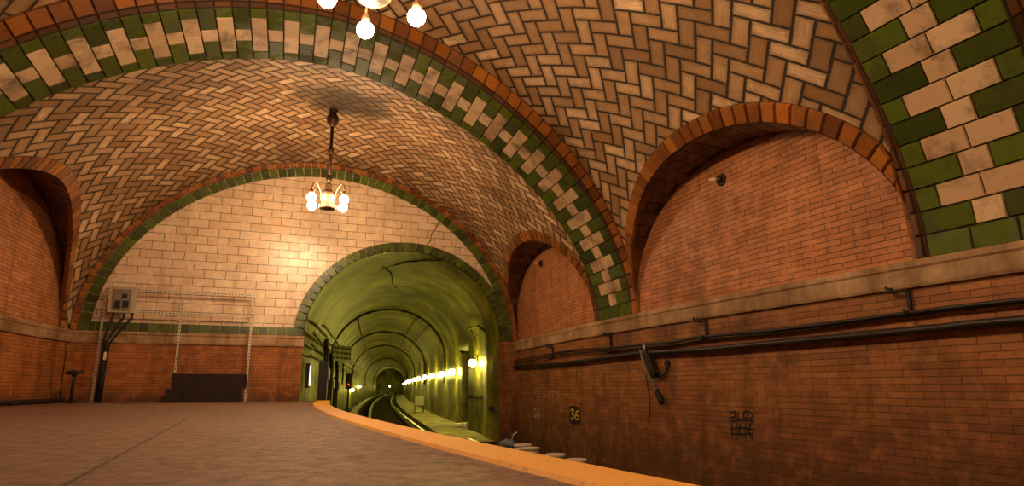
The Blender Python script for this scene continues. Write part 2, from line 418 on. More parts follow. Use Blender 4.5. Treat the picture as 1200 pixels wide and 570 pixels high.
class Bay:
    def __init__(s, e0, e1, dome, lr=None, ll=None):
        s.e0, s.e1, s.dome, s.lr, s.ll = e0, e1, dome, lr, ll
        m = (e0.A + e0.B + e1.A + e1.B) / 4; s.inside = Vector((m.x, m.y, 1.5))
    def par(s, q):
        A = pol(RW, s.e0.phr + (s.e1.phr - s.e0.phr) * q) if not (q == 1) else s.e1.A.copy()
        B = pol(RL, s.e0.phl + (s.e1.phl - s.e0.phl) * q) if not (q == 1) else s.e1.B.copy()
        return A, B, s.e0.b + (s.e1.b - s.e0.b) * q + s.dome * math.sin(PI * q), s.e0.n + (s.e1.n - s.e0.n) * q
    def pt(s, q, t):
        A, B, b, n = s.par(q); e = 2 / n; M_ = (A + B) / 2
        p = M_ + (A - M_) * sgnpow(math.cos(t), e); p.z = ZC + b * max(0, math.sin(t)) ** e
        return p
    def t_at(s, q, z):                               # angle where the vault reaches height z
        A, B, b, n = s.par(q)
        return math.asin(max(0, min(1, ((z - ZC) / b))) ** (n / 2))
    def arcs(s, q): # wall arc positions
        return D(s.e0.phr + (s.e1.phr - s.e0.phr) * q) * RW, D(s.e0.phl + (s.e1.phl - s.e0.phl) * q) * RL
    def q_right(s, arc): return (math.degrees(arc / RW) - s.e0.phr) / (s.e1.phr - s.e0.phr)
    def q_left(s, arc): return (math.degrees(arc / RL) - s.e0.phl) / (s.e1.phl - s.e0.phl)
    def shell(s, name, nq=150, nt=120, mat='herring'):
        g = .165; qs = [k / nq for k in range(nq + 1)]
        for L_, f in ((s.lr, s.q_right), (s.ll, s.q_left)):
            if L_:
                for sg in (-1, 1):
                    for ep in (0, .002, .008, .02, .05, .09, .14): qs.append(f(L_.o.c + sg * (L_.o.a + g - ep)))
        qs = sorted(set(round(q, 5) for q in qs if 0 <= q <= 1))
        rows, uvs = [], []
        Lax = (((s.e0.A + s.e0.B) - (s.e1.A + s.e1.B)) / 2).length
        for q in qs:
            ar, al = s.arcs(q); t0, t1 = 0.0, PI
            if s.lr:
                z = s.lr.o.z(ar, g)
                if z: t0 = s.t_at(q, z)
            if s.ll:
                z = s.ll.o.z(al, g)
                if z: t1 = PI - s.t_at(q, z)
            # lay v out from the crown
            K = 240; P = [s.pt(q, PI * k / K) for k in range(K + 1)]; L = [0]
            for a, b in zip(P, P[1:]): L.append(L[-1] + (b - a).length)
            def vv(t):
                x = t / PI * K; k = min(K - 1, int(x)); return L[k] + (L[k + 1] - L[k]) * (x - k) - L[K // 2]
            ts = [t0 + (t1 - t0) * (.5 - .5 * math.cos(PI * k / nt)) * .5 + (t1 - t0) * (k / nt) * .5 for k in range(nt + 1)]
            rows.append([s.pt(q, t) for t in ts]); uvs.append([(q * Lax, vv(t)) for t in ts])
        mb = MB(); mb.grid(rows, uvs, 0, True, s.inside)
        return mb.build(name, M[mat])
    def lun_pt(s, L_, side, t, g):
        arc, z = L_.o.at(t, g)
        q = s.q_right(arc) if side == 'r' else s.q_left(arc)
        q = max(.002, min(.998, q)); th = s.t_at(q, z)
        return s.pt(q, th if side == 'r' else PI - th), q, z
    def lunette(s, parent, side, nm, wallmat):
        L_ = s.lr if side == 'r' else s.ll
        W_ = rw if side == 'r' else lw
        # brick infill
        N = 72; cols, uvs = [], []
        for k in range(N + 1):
            arc = L_.c - (L_.a + .03) * math.cos(PI * k / N)
            z = L_.z(arc, .03) or ZC
            cols.append([W_(arc, ZC - .05 + (z - ZC + .05) * j / 8, -.015) for j in range(9)])
            uvs.append([(arc, ZC - .05 + (z - ZC + .05) * j / 8) for j in range(9)])
        mb = MB(); mb.grid(cols, uvs, 0, False, s.inside); infill = mb.build('lunette_infill', wallmat, parent)
        # soffit: from the cut edge of the vault back to the infill, rows of dark glazed tile
        n = max(10, int(round((2 * L_.b + PI * .5 * L_.a) / .26)))
        mb = MB(); base = MB(); rowsB = []
        for k in range(n + 1):
            t = PI * (k / n)
            a, q, z = s.lun_pt(L_, side, t, .0); arc, zb = L_.at(t, .0)
            b = W_(arc, zb, -.02); rowsB.append([a, b])
        base.grid(rowsB, None, 1, False, s.inside)
        for k in range(n):
            dep = max((rowsB[k][1] - rowsB[k][0]).length, (rowsB[k + 1][1] - rowsB[k + 1][0]).length)
            m = max(1, int(round(dep / .2)))
            for j in range(m):
                sh = .5 * (k % 2) / m if m > 1 else 0
                f0, f1 = max(0, j / m - sh), min(1, (j + 1) / m - sh)
                Ps = [rowsB[k][0].lerp(rowsB[k][1], f0), rowsB[k + 1][0].lerp(rowsB[k + 1][1], f0), rowsB[k + 1][0].lerp(rowsB[k + 1][1], f1), rowsB[k][0].lerp(rowsB[k][1], f1)]
                if (Ps[0] - Ps[2]).length < .03 or (Ps[0] - Ps[3]).length < .02: continue
                nr = (Ps[1] - Ps[0]).cross(Ps[3] - Ps[0])
                if nr.length < 1e-7: continue
                nr.normalize()
                cc = s.inside.copy(); cc.z = 1.0; ctr = W_(L_.c, ZC + .3 * L_.b, .3)
                if nr.dot(ctr - Ps[0]) < 0: nr = -nr
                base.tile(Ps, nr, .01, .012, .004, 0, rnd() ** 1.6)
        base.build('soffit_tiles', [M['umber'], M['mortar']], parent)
        # rim of amber tiles lying on the vault, standing proud of it
        n = max(12, int(round((2 * L_.b + PI * .5 * L_.a) / .20)))
        rim = MB()
        # even steps along the outline
        K = 600; Q = [L_.o.at(PI * k / K, .1) for k in range(K + 1)]; LL = [0]
        for a, b in zip(Q, Q[1:]): LL.append(LL[-1] + math.hypot(a[0] - b[0], a[1] - b[1]))
        ts = []; kk = 0
        for i in range(n + 1):
            d = LL[-1] * i / n
            while kk < K - 1 and LL[kk + 1] < d: kk += 1
            ts.append(PI * (kk + (d - LL[kk]) / max(1e-9, LL[kk + 1] - LL[kk])) / K)
        for k in range(n):
            A0, A1 = s.lun_pt(L_, side, ts[k], -.012)[0], s.lun_pt(L_, side, ts[k + 1], -.012)[0]
            B0, B1 = s.lun_pt(L_, side, ts[k], .185)[0], s.lun_pt(L_, side, ts[k + 1], .185)[0]
            nr = (A1 - A0).cross(B0 - A0)
            if nr.length < 1e-6: nr = (A1 - B1).cross(B0 - B1)
            if nr.length < 1e-6: continue
            nr.normalize()
            if nr.dot(s.inside - A0) < 0: nr = -nr
            P = [A0, A1, B1, B0]
            rim.face([p + nr * .012 for p in (P if (A1 - A0).cross(B1 - A0).dot(nr) > 0 else P[::-1])], 1)
            lo = A0 - nr * .1; rim.tile([p + nr * .010 for p in P], nr, .035, .012, .014, 0, rnd())
            # inner return of the tile into the opening
            rim.face([A0 + nr * .03, A1 + nr * .03, A1 - nr * .04, A0 - nr * .04], 0, None, .15)
        rim.build('rim_tiles', [M['brown'], M['mortar']], parent)
        return infill

# bays ---------------------------------------------------------------------------------------
L1R = Lun(23.95, 2.55, 1.93); L2R = Lun(17.07, 2.86, 1.99); L2L = Lun(21.75, 3.36, 2.5, 2.1, Lun(22.0, 3.35, 2.2, 1.8))
L1L = Lun(D((V1A.phl + V1B.phl) / 2) * RL, 2.75, 2.3); L0R = Lun(D((V0A.phr + V0B.phr) / 2) * RW, 2.2, 1.9); L0L = Lun(D((V0A.phl + V0B.phl) / 2) * RL, 2.5, 2.2)
bay1 = Bay(V1A, V1B, .28, L1R, L1L); bay2 = Bay(V2A, V2B, .28, L2R, L2L); bay0 = Bay(V0A, V0B, .28, L0R, L0L); bay00 = Bay(BACK, V00, .1)
c1 = struct(bay1.shell('ceiling'), 'herringbone tiled vault overhead between the two green and cream arch bands', 'ceiling')
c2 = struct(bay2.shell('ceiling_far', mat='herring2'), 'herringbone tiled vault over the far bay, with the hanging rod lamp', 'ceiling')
c0 = struct(bay0.shell('ceiling_near', 60, 60), 'herringbone tiled vault on the near side of the nearest arch band', 'ceiling')
c00 = struct(bay00.shell('ceiling_rear', 20, 60), 'herringbone tiled vault at the rear of the station', 'ceiling')
bay1.lunette(c1, 'r', 'right', M['lbrick']); bay1.lunette(c1, 'l', 'left', M['lbrick'])
bay2.lunette(c2, 'r', 'right', M['lbrick']); bay2.lunette(c2, 'l', 'left', M['lbrick'])
bay0.lunette(c0, 'r', 'right', M['lbrick']); bay0.lunette(c0, 'l', 'left', M['lbrick'])

# green and cream arch bands ------------------------------------------------------------------
def rib(name, N_, F_, VN, VF, label, nrows):
    N = N_.even(nrows); F = F_.even(nrows)
    n2 = int(round(nrows * .95)); 
    vn, vf = VN.even(nrows), VF.even(nrows)
    mid = (N_.A + N_.B + F_.A + F_.B) / 4; ins = Vector((mid.x, mid.y, 1.5))
    mb = MB(); mb.grid([[a, b, c, d] for a, b, c, d in zip(vn, N, F, vf)], None, 0, False, ins)
    o = struct(mb.build(name, M['mortar']), label, 'arch band')
    tb = MB()
    for k in range(nrows):
        lay = [(0, .17, 0), (.17, .5, 1), (.5, .83, 1), (.83, 1, 0)] if k % 2 == 0 else [(0, .39, 0), (.39, .61, 1), (.61, 1, 0)]
        if k == 0 or k == nrows - 1: lay = [(0, .33, 0), (.33, .66, 0), (.66, 1, 0)]
        for a, b, mi in lay:
            P = [N[k].lerp(F[k], a), N[k + 1].lerp(F[k + 1], a), N[k + 1].lerp(F[k + 1], b), N[k].lerp(F[k], b)]
            nr = (P[1] - P[0]).cross(P[3] - P[0]).normalized()
            if nr.dot(ins - P[0]) < 0: nr = -nr
            tb.tile(P, nr, .014 + .006 * rnd(), .012, .006, mi, rnd())
    tb.build('face_tiles', [M['green'], M['cream']], o)
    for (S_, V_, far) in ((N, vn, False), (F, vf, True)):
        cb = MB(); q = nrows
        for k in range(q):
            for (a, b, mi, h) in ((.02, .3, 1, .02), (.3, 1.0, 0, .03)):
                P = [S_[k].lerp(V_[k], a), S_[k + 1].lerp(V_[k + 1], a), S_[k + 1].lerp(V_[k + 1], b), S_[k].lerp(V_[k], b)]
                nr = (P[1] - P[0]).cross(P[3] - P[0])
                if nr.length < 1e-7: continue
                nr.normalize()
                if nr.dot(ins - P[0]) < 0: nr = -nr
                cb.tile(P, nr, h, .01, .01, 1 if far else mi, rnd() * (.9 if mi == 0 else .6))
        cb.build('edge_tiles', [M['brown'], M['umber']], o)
    return o
rib('trim_1', R1N, R1F, V0B, V1A, 'nearest green and cream tiled arch band, rising out of the picture beside the near cornice', 63)
rib('trim_2', R2N, R2F, V1B, V2A, 'whole green and cream tiled arch band spanning the station before the far bay', 63)
rib('trim_3', R0N, R0F, V00, V0A, 'green and cream tiled arch band behind the viewer', 63)

# ------------------------------------------------------------------ walls
def wall_strip(name, Wf, a0, a1, z0, z1, mat, inside, n=90, off=0.0, nz=8):
    mb = MB(); rows, uvs = [], []
    for k in range(n + 1):
        a = a0 + (a1 - a0) * k / n
        rows.append([Wf(a, z0 + (z1 - z0) * j / nz, off) for j in range(nz + 1)]); uvs.append([(a, z0 + (z1 - z0) * j / nz) for j in range(nz + 1)])
    mb.grid(rows, uvs, 0, True, inside); return mb.build(name, mat)
INS = Vector((-2, 7, 1))
AR0, AR1 = D(12.75) * RW, D(PHB) * RW
AL0, AL1 = D(13.78) * RL, D(PHB) * RL
struct(wall_strip('wall_right', rw, AR0, AR1, TB - .05, CZ0 + .02, M['brick'], INS, 120), 'long stained red brick wall across the track', 'wall')
struct(wall_strip('wall_left', lw, AL0, AL1, -.05, CZ0 + .02, M['pbrick'], INS, 120), 'orange brick wall along the platform side, under the left arch', 'wall')
# wall above cornice level behind piers (backs the springing of the vaults)
def cornice(name, Wf, a0, a1, label):
    prof = [(0, CZ0), (.035, CZ0), (.045, CZ0 + .03), (.045, CZ0 + .17), (.06, CZ0 + .19), (.06, ZC - .015), (.05, ZC), (-.03, ZC)]
    mb = MB(); n = 110; rows = []
    for k in range(n + 1):
        a = a0 + (a1 - a0) * k / n; rows.append([Wf(a, z, o) for o, z in prof])
    mb.grid(rows, None, 0, False, INS); return struct(mb.build(name, M['stone']), label, 'cornice')
cornice('trim_4', rw, AR0, AR1, 'pale stone cornice along the wall across the track')
cornice('trim_5', lw, AL0, AL1, 'pale stone cornice along the platform wall at the left')
# end wall
TC, TA, TBI, TAO, TBO = 7.05, 2.42, 2.17, 2.66, 2.41       # tunnel mouth centre, inner and outer half-axes
EA = LW / 2
def end_z(s, k=1.0):
    u = abs(s - EA) / (EA * k); return ZC + (EOB * k) * (1 - min(1, u) ** 1.95) ** (1 / 1.95)
def tun_z(s, a, b):
    u = abs(s - TC) / a
    return None if u >= 1 else ZC + b * math.sqrt(1 - u * u)
mb = MB(); rows, uvs = [], []; N = 240
ss = sorted(set([LW * (.5 - .5 * math.cos(PI * k / N)) for k in range(N + 1)] + [TC - TA - .05, TC + TA + .05, TC - TA - .049]))
for s_ in ss:
    zt = end_z(s_); zb = tun_z(s_, TA + .1, TBI + .1) or ZC - .03
    zb = min(zb, zt)
    rows.append([ew(s_, zb + (zt - zb) * j / 6) for j in range(7)]); uvs.append([(s_, zb + (zt - zb) * j / 6) for j in range(7)])
mb.grid(rows, uvs, 0, False, INS)
we = struct(mb.build('wall_end', M['white']), 'end wall of cream glazed tile above the tunnel mouth, framed by the green arch', 'wall')
# lower brick: left of the tunnel, and the sliver at the right
def flat(mb, s0, s1, z0, z1, off=0.0, n=30):
    rows = [[ew(s0 + (s1 - s0) * k / n, z0 + (z1 - z0) * j / 6, off) for j in range(7)] for k in range(n + 1)]
    uvs = [[(s0 + (s1 - s0) * k / n, z0 + (z1 - z0) * j / 6) for j in range(7)] for k in range(n + 1)]
    mb.grid(rows, uvs, 0, False, INS)
mb = MB(); flat(mb, 0, TC - TA, -.05, CZ0 + .02); mb.build('brick_dado', M['pbrick'], we)
mb = MB(); flat(mb, TC + TA, LW, TB - .05, ZC + .03, 0, 3); mb.build('brick_return', M['brick'], we)
mb = MB(); rows = [[ew(s_, z, o) for o, z in [(0, CZ0), (.035, CZ0), (.045, CZ0 + .03), (.045, CZ0 + .17), (.06, CZ0 + .19), (.06, ZC - .015), (.05, ZC), (-.02, ZC)]] for s_ in (0, .5, 1, 2, 3, 4, TC - TA + .02)]
mb.grid(rows, None, 0, False, INS); mb.face([ew(TC - TA + .02, CZ0, 0), ew(TC - TA + .02, CZ0, .05), ew(TC - TA + .02, ZC, .05), ew(TC - TA + .02, ZC, 0)])
struct(mb.build('trim_6', M['stone']), 'pale stone cornice across the end wall behind the steel frame', 'cornice')
# green skirting course above the cornice
mb = MB(); s_ = .05; w = .2
while s_ < TC - TAO:
    e = min(s_ + w, TC - TAO + .03); P = [ew(s_, ZC, 0), ew(e, ZC, 0), ew(e, ZC + .195, 0), ew(s_, ZC + .195, 0)]
    mb.tile(P, EN, .022, .008, .006, 0, rnd()); s_ = e
mb.build('green_course', M['green'], we)
# arch bands on the end wall: amber outside, green inside
def ring(parent, name, mat, fo, fi, n, h, extra=None, tmin=0.0, tmax=1.0):
    mb = MB()
    for k in range(n):
        t0, t1 = PI * (tmin + (tmax - tmin) * k / n), PI * (tmin + (tmax - tmin) * (k + 1) / n)
        P = [fo(t0), fo(t1), fi(t1), fi(t0)]
        mb.face([p + EN * .004 for p in (P if (P[1] - P[0]).cross(P[2] - P[0]).dot(EN) > 0 else P[::-1])], 1)
        mb.tile(P, EN, h, .01, .008, 0, rnd())
        if extra:   # return of each tile into the opening
            q = [fi(t0) + EN * (h * .7), fi(t1) + EN * (h * .7), fi(t1) - EN * extra, fi(t0) - EN * extra]
            mb.face(q, 0, None, .3)
    return mb.build(name, [mat, M['mortar']], parent)
def ell(c, a, b, n_=2.0):
    e = 2 / n_
    return lambda t: ew(c + a * sgnpow(math.cos(t), e), ZC + b * max(0, math.sin(t)) ** e)
# even steps on the big arch
def even_ring(c, ao, bo, ai, bi, n_, cnt):
    K = 1500; e = 2 / n_
    Q = [((ao) * sgnpow(math.cos(PI * k / K), e), bo * max(0, math.sin(PI * k / K)) ** e) for k in range(K + 1)]; L = [0]
    for a, b in zip(Q, Q[1:]): L.append(L[-1] + math.hypot(a[0] - b[0], a[1] - b[1]))
    T = []; k = 0
    for i in range(cnt + 1):
        d = L[-1] * i / cnt
        while k < K - 1 and L[k + 1] < d: k += 1
        T.append(PI * (k + (d - L[k]) / max(1e-9, L[k + 1] - L[k])) / K)
    return T
def ring2(parent, name, mat, c, ao, bo, ai, bi, n_, step, h, extra=None):
    per = PI * (ao + bo) / 2; cnt = int(round(per / step)); T = even_ring(c, ao, bo, ai, bi, n_, cnt)
    fo, fi = ell(c, ao, bo, n_), ell(c, ai, bi, n_)
    mb = MB()
    for t0, t1 in zip(T, T[1:]):
        P = [fo(t0), fo(t1), fi(t1), fi(t0)]
        if (P[1] - P[0]).cross(P[3] - P[0]).length < 1e-8: continue
        mb.tile(P, EN, h, .01, .008, 0, rnd())
        if extra: mb.face([fi(t0) + EN * (h * .6), fi(t1) + EN * (h * .6), fi(t1) - EN * extra, fi(t0) - EN * extra], 0, None, .2)
    return mb.build(name, mat, parent)
ring2(we, 'amber_arch_band', M['brown'], EA, EA, EOB, EA - .13, EOB - .13, 1.95, .17, .06)
ring2(we, 'green_arch_band', M['green'], EA, EA - .13, EOB - .13, EA - .36, EOB - .36, 1.95, .2, .035)
ring2(we, 'tunnel_arch_band', M['green'], TC, TAO, TBO, TA, TBI, 2.0, .19, .04, .12)

# closing wall behind the viewer
mb = MB(); A, B = pol(RW, PHB), pol(RL, PHB); rows, uvs = [], []
for k in range(41):
    t = PI * k / 40; p = BACK.pt(t); q = Vector((p.x, p.y, TB - .05)); rows.append([q.lerp(p, j / 6) for j in range(7)]); uvs.append([((p - A).length * 1.0, q.lerp(p, j / 6).z) for j in range(7)])
mb.grid(rows, uvs, 0, False, INS); struct(mb.build('wall_back', M['white']), 'tiled wall closing the station behind the viewer', 'wall')

# ------------------------------------------------------------------ platform, track
def arc_slab(name, R0, R1, ph0f, ph1, z, mat, n=80, m=14, skirt=None):
    rows = []
    for k in range(n + 1):
        row = []
        for j in range(m + 1):
            R = R0 + (R1 - R0) * j / m
            p0 = ph0f(R); row.append(pol(R, p0 + (ph1 - p0) * k / n) + Vector((0, 0, z)))
        rows.append(row)
    mb = MB(); mb.grid(rows, None, 0, False, Vector((0, 3, 50)))
    if skirt is not None:
        mb.grid([[r[0], Vector((r[0].x, r[0].y, skirt))] for r in rows], None, 0, False, Vector((20, 20, 0)))
    return mb.build(name, mat)
def end_phi(R):                                     # angle at which radius R meets the end wall
    lo, hi = 8.0, 20.0
    for _ in range(40):
        m = (lo + hi) / 2; p = pol(R, m)
        if (p - E0).dot(EN) > 0: hi = m
        else: lo = m
    return hi
struct(arc_slab('floor', RE, RL + .02, lambda R: end_phi(min(R, RL)), PHB, 0, M['floor'], 80, 14, TB), 'worn brown concrete platform floor', 'floor')
mb = MB(); prof = [(RE - .02, -.10), (RE - .02, .006), (RE, .016), (RE + .255, .016), (RE + .27, .0)]
rows = []
for k in range(121):
    rows.append([pol(R, end_phi(R) + .02 + (PHB - .05 - end_phi(R)) * k / 120) + Vector((0, 0, z)) for R, z in prof])
mb.grid(rows, None, 0, False, Vector((0, 3, 50)))
struct(mb.build('trim_7', M['yellow']), 'yellow painted warning strip along the platform edge', 'platform edge')

# tunnel path: starts at the mouth in the end wall and runs away almost straight
TP0 = ew(TC, 0)
def tun_c(d):                                       # centre line at distance d from the mouth, with heading
    h0, h1 = D(-12.4), D(-9.6)
    x = TP0.x; y = TP0.y; n = max(1, int(d)); st = d / n if d else 0
    for i in range(n if d else 0):
        h = h0 + (h1 - h0) * min(1, (i * st) / 60); x += math.sin(h) * st; y += math.cos(h) * st
    h = h0 + (h1 - h0) * min(1, d / 60)
    return Vector((x, y, 0)), Vector((math.cos(h), -math.sin(h), 0)), Vector((math.sin(h), math.cos(h), 0))
def tun_pt(d, x, z):
    c, X, Y = tun_c(d); p = c + X * x; p.z = z; return p
def half(d):
    if d < 5.8: return TA, 0
    if d < 8.2: return TA, .55
    return TA + .1, 0.0
def tun_prof(d, n=36):
    a, ex = half(d); pts = []
    b = TBI + (.12 if d > 5.8 else 0)
    for z in (TB - .05, -.6, 0, .6, 1.1): pts.append((a + ex, z))
    for k in range(n + 1):
        t = PI * k / n; pts.append((a * math.cos(t) + (ex if k == 0 else 0), ZC + b * math.sin(t)))
    for z in (1.1, .6, 0, -.6, TB - .05): pts.append((-a, z))
    return pts
mb = MB(); rows = []
TEND = 118.0
ds = [0, .6, 1.5, 3, 4.5, 5.79, 5.81, 6.5, 7.5, 8.19, 8.21] + [8.5 + 1.5 * k for k in range(74)]
for d in ds:
    pr = tun_prof(d)
    if d == 0: rows.append([ew(TC + x * .999, z, -.01) for x, z in pr])
    elif d < 3:
        f = d / 3; rows.append([ew(TC + x, z, -d).lerp(tun_pt(d, x, z), f) for x, z in pr])
    else: rows.append([tun_pt(d, x, z) for x, z in pr])
for r in range(len(rows) - 1):
    c, _, _ = tun_c((ds[r] + ds[r + 1]) / 2); mb.grid([rows[r], rows[r + 1]], None, 0, True, Vector((c.x, c.y, 1.2)))
end = rows[-1]; cc = sum(end, Vector()) / len(end)
for a, b in zip(end, end[1:] + end[:1]): mb.face([a, b, cc])
wt = struct(mb.build('wall_tunnel', M['tunnel']), 'olive stained concrete lining of the single track tunnel', 'tunnel')
# track bed: curved in the station, straight in the tunnel
mb = MB(); rows = []
for k in range(61):
    rows.append([pol(R, end_phi(R) + (PHB - end_phi(R)) * k / 60) + Vector((0, 0, TB)) for R in (RW - .02, RE + .02)])
mb.grid(rows, None, 0, False, Vector((0, 3, 50)))
mb.grid([[tun_pt(d, x, TB) if d > 0 else ew(TC + x, TB, .02) for x in (-3.1, -1, 1, 3.1)] for d in ds], None, 0, False, Vector((0, 50, 50)))
struct(mb.build('floor_track', M['bed']), 'dark ballast bed of the track', 'track bed')
mb = MB(); rows = []
for d in ds[1:]:
    a, ex = half(d); rows.append([tun_pt(d, a + ex + .02, TB + .09), tun_pt(d, 1.25, TB + .09), tun_pt(d, 1.25, TB - .02)])
mb.grid(rows, None, 0, False, Vector((-30, 40, 50)))
struct(mb.build('floor_walkway', M['walk']), 'pale concrete walkway beside the rails under the tunnel lamps', 'walkway')
# steel hoops on the lining
for d in (13.6, 26, 40, 66, 94):
    pts = [tun_pt(d, (TA + .07) * math.cos(PI * k / 40), ZC + (TBI + .1) * math.sin(PI * k / 40)) for k in range(-2, 43)] if False else \
          [tun_pt(d, (TA + .06) * math.cos(PI * k / 40), ZC + (TBI + .08) * math.sin(PI * k / 40)) for k in range(41)]
    pts = [tun_pt(d, TA + .06, .5)] + pts + [tun_pt(d, -TA - .06, .5)]
    m_ = MB(); m_.tube(pts, .045, 6)
    for k in range(2, len(pts) - 2, 4): m_.box(pts[k], .12, .12, .12, bev=.02)
    m_.build('conduit_hoop', M['dark'], wt)

# rails
def run(ds_, x, prof, name, mat, label, cat, group=None):
    mb = MB(); rows = []
    for d in ds_: rows.append([tun_pt(d, x + px, pz) for px, pz in prof])
    mb.grid(rows, None, 0, False); return tag(mb.build(name, mat), label, cat, group)
RZ = TB + .097
railprof = [(-.07, RZ), (-.07, RZ + .02), (-.012, RZ + .035), (-.012, RZ + .11), (-.036, RZ + .125), (-.036, RZ + .155), (.036, RZ + .155), (.036, RZ + .125), (.012, RZ + .11), (.012, RZ + .035), (.07, RZ + .02), (.07, RZ)]
dr = [.4 + 1.5 * k for k in range(78)]
def bothways(x, R, prof, name, mat, label, cat, group):
    mb = MB()
    rows = [[tun_pt(d, x + px, pz) for px, pz in prof] for d in reversed(dr)]
    rows += [[pol(R - px, end_phi(R) + .6 + (PHB - 13.6 - .8) * k / 60) + Vector((0, 0, pz)) for px, pz in prof] for k in range(61)]
    mb.grid(rows, None, 0, False)
    return tag(mb.build(name, mat), label, cat, group)
bothways(-.72, 68.0, railprof, 'running_rail', M['rail'], 'bright steel running rail nearer the platform side of the tunnel', 'rail', 'running rails')
bothways(.72, 66.56, railprof, 'running_rail', M['rail'], 'bright steel running rail beside the pale tunnel walkway', 'rail', 'running rails')
cb = [(-.14, TB + .32), (-.14, TB + .36), (.14, TB + .36), (.14, TB + .32)]
t3 = thing('third_rail', tun_pt(6, -1.42, TB), 'pale covered third rail at the left edge of the tunnel track', 'rail')
mb = MB(); mb.grid([[tun_pt(d, -1.42 + px, pz) for px, pz in cb] for d in dr], None, 0, False); mb.build('cover_board', M['cover'], t3)
mb = MB(); mb.grid([[tun_pt(d, -1.42 + px * .6, pz - .2) for px, pz in cb] for d in dr], None, 0, False); mb.build('conductor_rail', M['dark'], t3)
for d in dr[::2]:
    mb = MB(); mb.box(tun_pt(d, -1.56, TB + .17), .05, .06, .36, bev=.006); mb.build('cover_bracket', M['dark'], t3)
mb = MB(); mb.box((0, 0, 0), 2.5, .22, .12, bev=.015); slp = mb.build('sleeper', M['timber'])
for i in range(60):
    d = 9 + i * 1.0; o = slp if i == 0 else slp.copy()
    if i: COL.objects.link(o)
    c, X, Y = tun_c(d); o.location = tun_pt(d, 0, TB + .035); o.rotation_euler = (0, 0, math.atan2(X.y, X.x))
    tag(o, 'dark timber sleeper across the track bed under the tunnel rails', 'sleeper', 'sleepers under the tunnel rails')

# tunnel lamps --------------------------------------------------------------------------------
def lamp_proto():
    r = thing('tunnel_lamp', (0, 0, 0), '', 'lamp')
    m_ = MB(); m_.box((.0, 0, .02), .04, .14, .24, bev=.01); m_.tube([(0, 0, .1), (-.08, 0, .12), (-.14, 0, .12), (-.14, 0, .07)], .014, 8); m_.build('bracket', M['dark'], r)
    m_ = MB(); m_.lathe((-.14, 0, .0), [(.03, .08), (.045, .05), (.045, .02)], 14); m_.build('lamp_holder', M['dark'], r)
    m_ = MB(); m_.lathe((-.14, 0, .0), [(.0, -.22), (.065, -.20), (.11, -.13), (.115, -.05), (.05, .02)], 14); m_.build('lamp_glass', M['tube'], r)
    return r
lp = lamp_proto(); first = True
def put_lamp(d, x, z, label, group, flip=False):
    global first
    o = lp if first else copy_tree(lp); first = False
    c, X, Y = tun_c(d); o.location = tun_pt(d, x, z); o.rotation_euler = (0, 0, math.atan2(X.y, X.x) + (PI if flip else 0))
    tag(o, label, 'lamp', group); return o
put_lamp(3.9, TA - .03, 1.12, 'brightest tunnel lamp, on the concrete pier just inside the tunnel mouth', None)
ordn = ['first', 'second', 'third', 'fourth', 'fifth', 'sixth', 'seventh', 'eighth', 'ninth', 'tenth', 'eleventh', 'twelfth', 'thirteenth']
for i in range(13):
    put_lamp(9.6 + i * 3.6 + i * i * .35, TA + .045, .98, ordn[i] + ' lamp past the dark niche in the receding row on the right tunnel wall', 'lamp row on the right tunnel wall')
put_lamp(38, -TA - .07, .2, 'nearer of two low lamps on the left tunnel wall, beyond the black boxes', 'lamps on the left tunnel wall', True)
put_lamp(52, -TA - .07, .5, 'farther of two low lamps on the left tunnel wall', 'lamps on the left tunnel wall', True)
put_lamp(112, -.2, .62, 'single lamp at the distant end of the tunnel over the track', None, True)

# ------------------------------------------------------------------ chandeliers
def chandelier(base, top, label, spin, up=0.0):
    cx, cy, zb = base
    if True:
        r = thing('chandelier', (cx, cy, top), label, 'chandelier', 'bronze chandeliers along the vault', 0)
        m_ = MB(); m_.lathe((cx, cy, top), [(.035, -.36), (.06, -.34), (.10, -.29), (.125, -.22), (.12, -.15), (.08, -.09), (.06, -.05), (.085, -.02), (.085, .05)], 22); m_.build('canopy', M['brass'], r)
        m_ = MB(); zt = zb + .38
        m_.tube([(cx, cy, top - .3), (cx, cy, zt)], .034, 10)
        for f in (.45, .93):
            z = top - .3 + (zt - top + .3) * f; m_.lathe((cx, cy, z), [(.034, -.08), (.055, -.04), (.062, 0), (.055, .04), (.034, .08)], 14)
        m_.build('rod', M['brass'], r)
        zb0 = zb; zb += up
        m_ = MB(); m_.lathe((cx, cy, zb), [(.0, -.155), (.13, -.15), (.15, -.13)], 28); m_.build('bottom_plate', M['dark'], r)
        m_ = MB(); m_.lathe((cx, cy, zb), [(.15, -.15), (.165, -.13), (.16, -.08), (.12, -.04), (.13, .02), (.155, .1), (.16, .17), (.1, .2), (.06, .26), (.07, .33), (.03, .4)], 28); m_.build('body', M['bronze'], r); zb = zb0
        for k in range(4):
            a = spin + k * PI / 2; dx, dy = math.cos(a), math.sin(a)
            P = []
            for rr_, zz in ((.13, .02 + up), (.18, .12 + up), (.25, .24 + up * .6), (.32, .31 + up * .3), (.39, .29), (.425, .2), (.425, .13)): P.append((cx + dx * rr_, cy + dy * rr_, zb + zz))
            m_ = MB(); m_.tube(P, .014, 8); arm = m_.build('arm', M['bronze'], r)
            m_ = MB(); m_.lathe((cx + dx * .425, cy + dy * .425, zb), [(.03, .15), (.045, .1), (.045, .06), (.03, .05)], 14); m_.build('socket', M['bronze'], arm)
            m_ = MB(); m_.lathe((cx + dx * .425, cy + dy * .425, zb - .02), [(0, -.085), (.05, -.075), (.08, -.04), (.09, .0), (.08, .04), (.045, .075), (.03, .09)], 16); m_.build('bulb', M['bulb'], r)
    return r
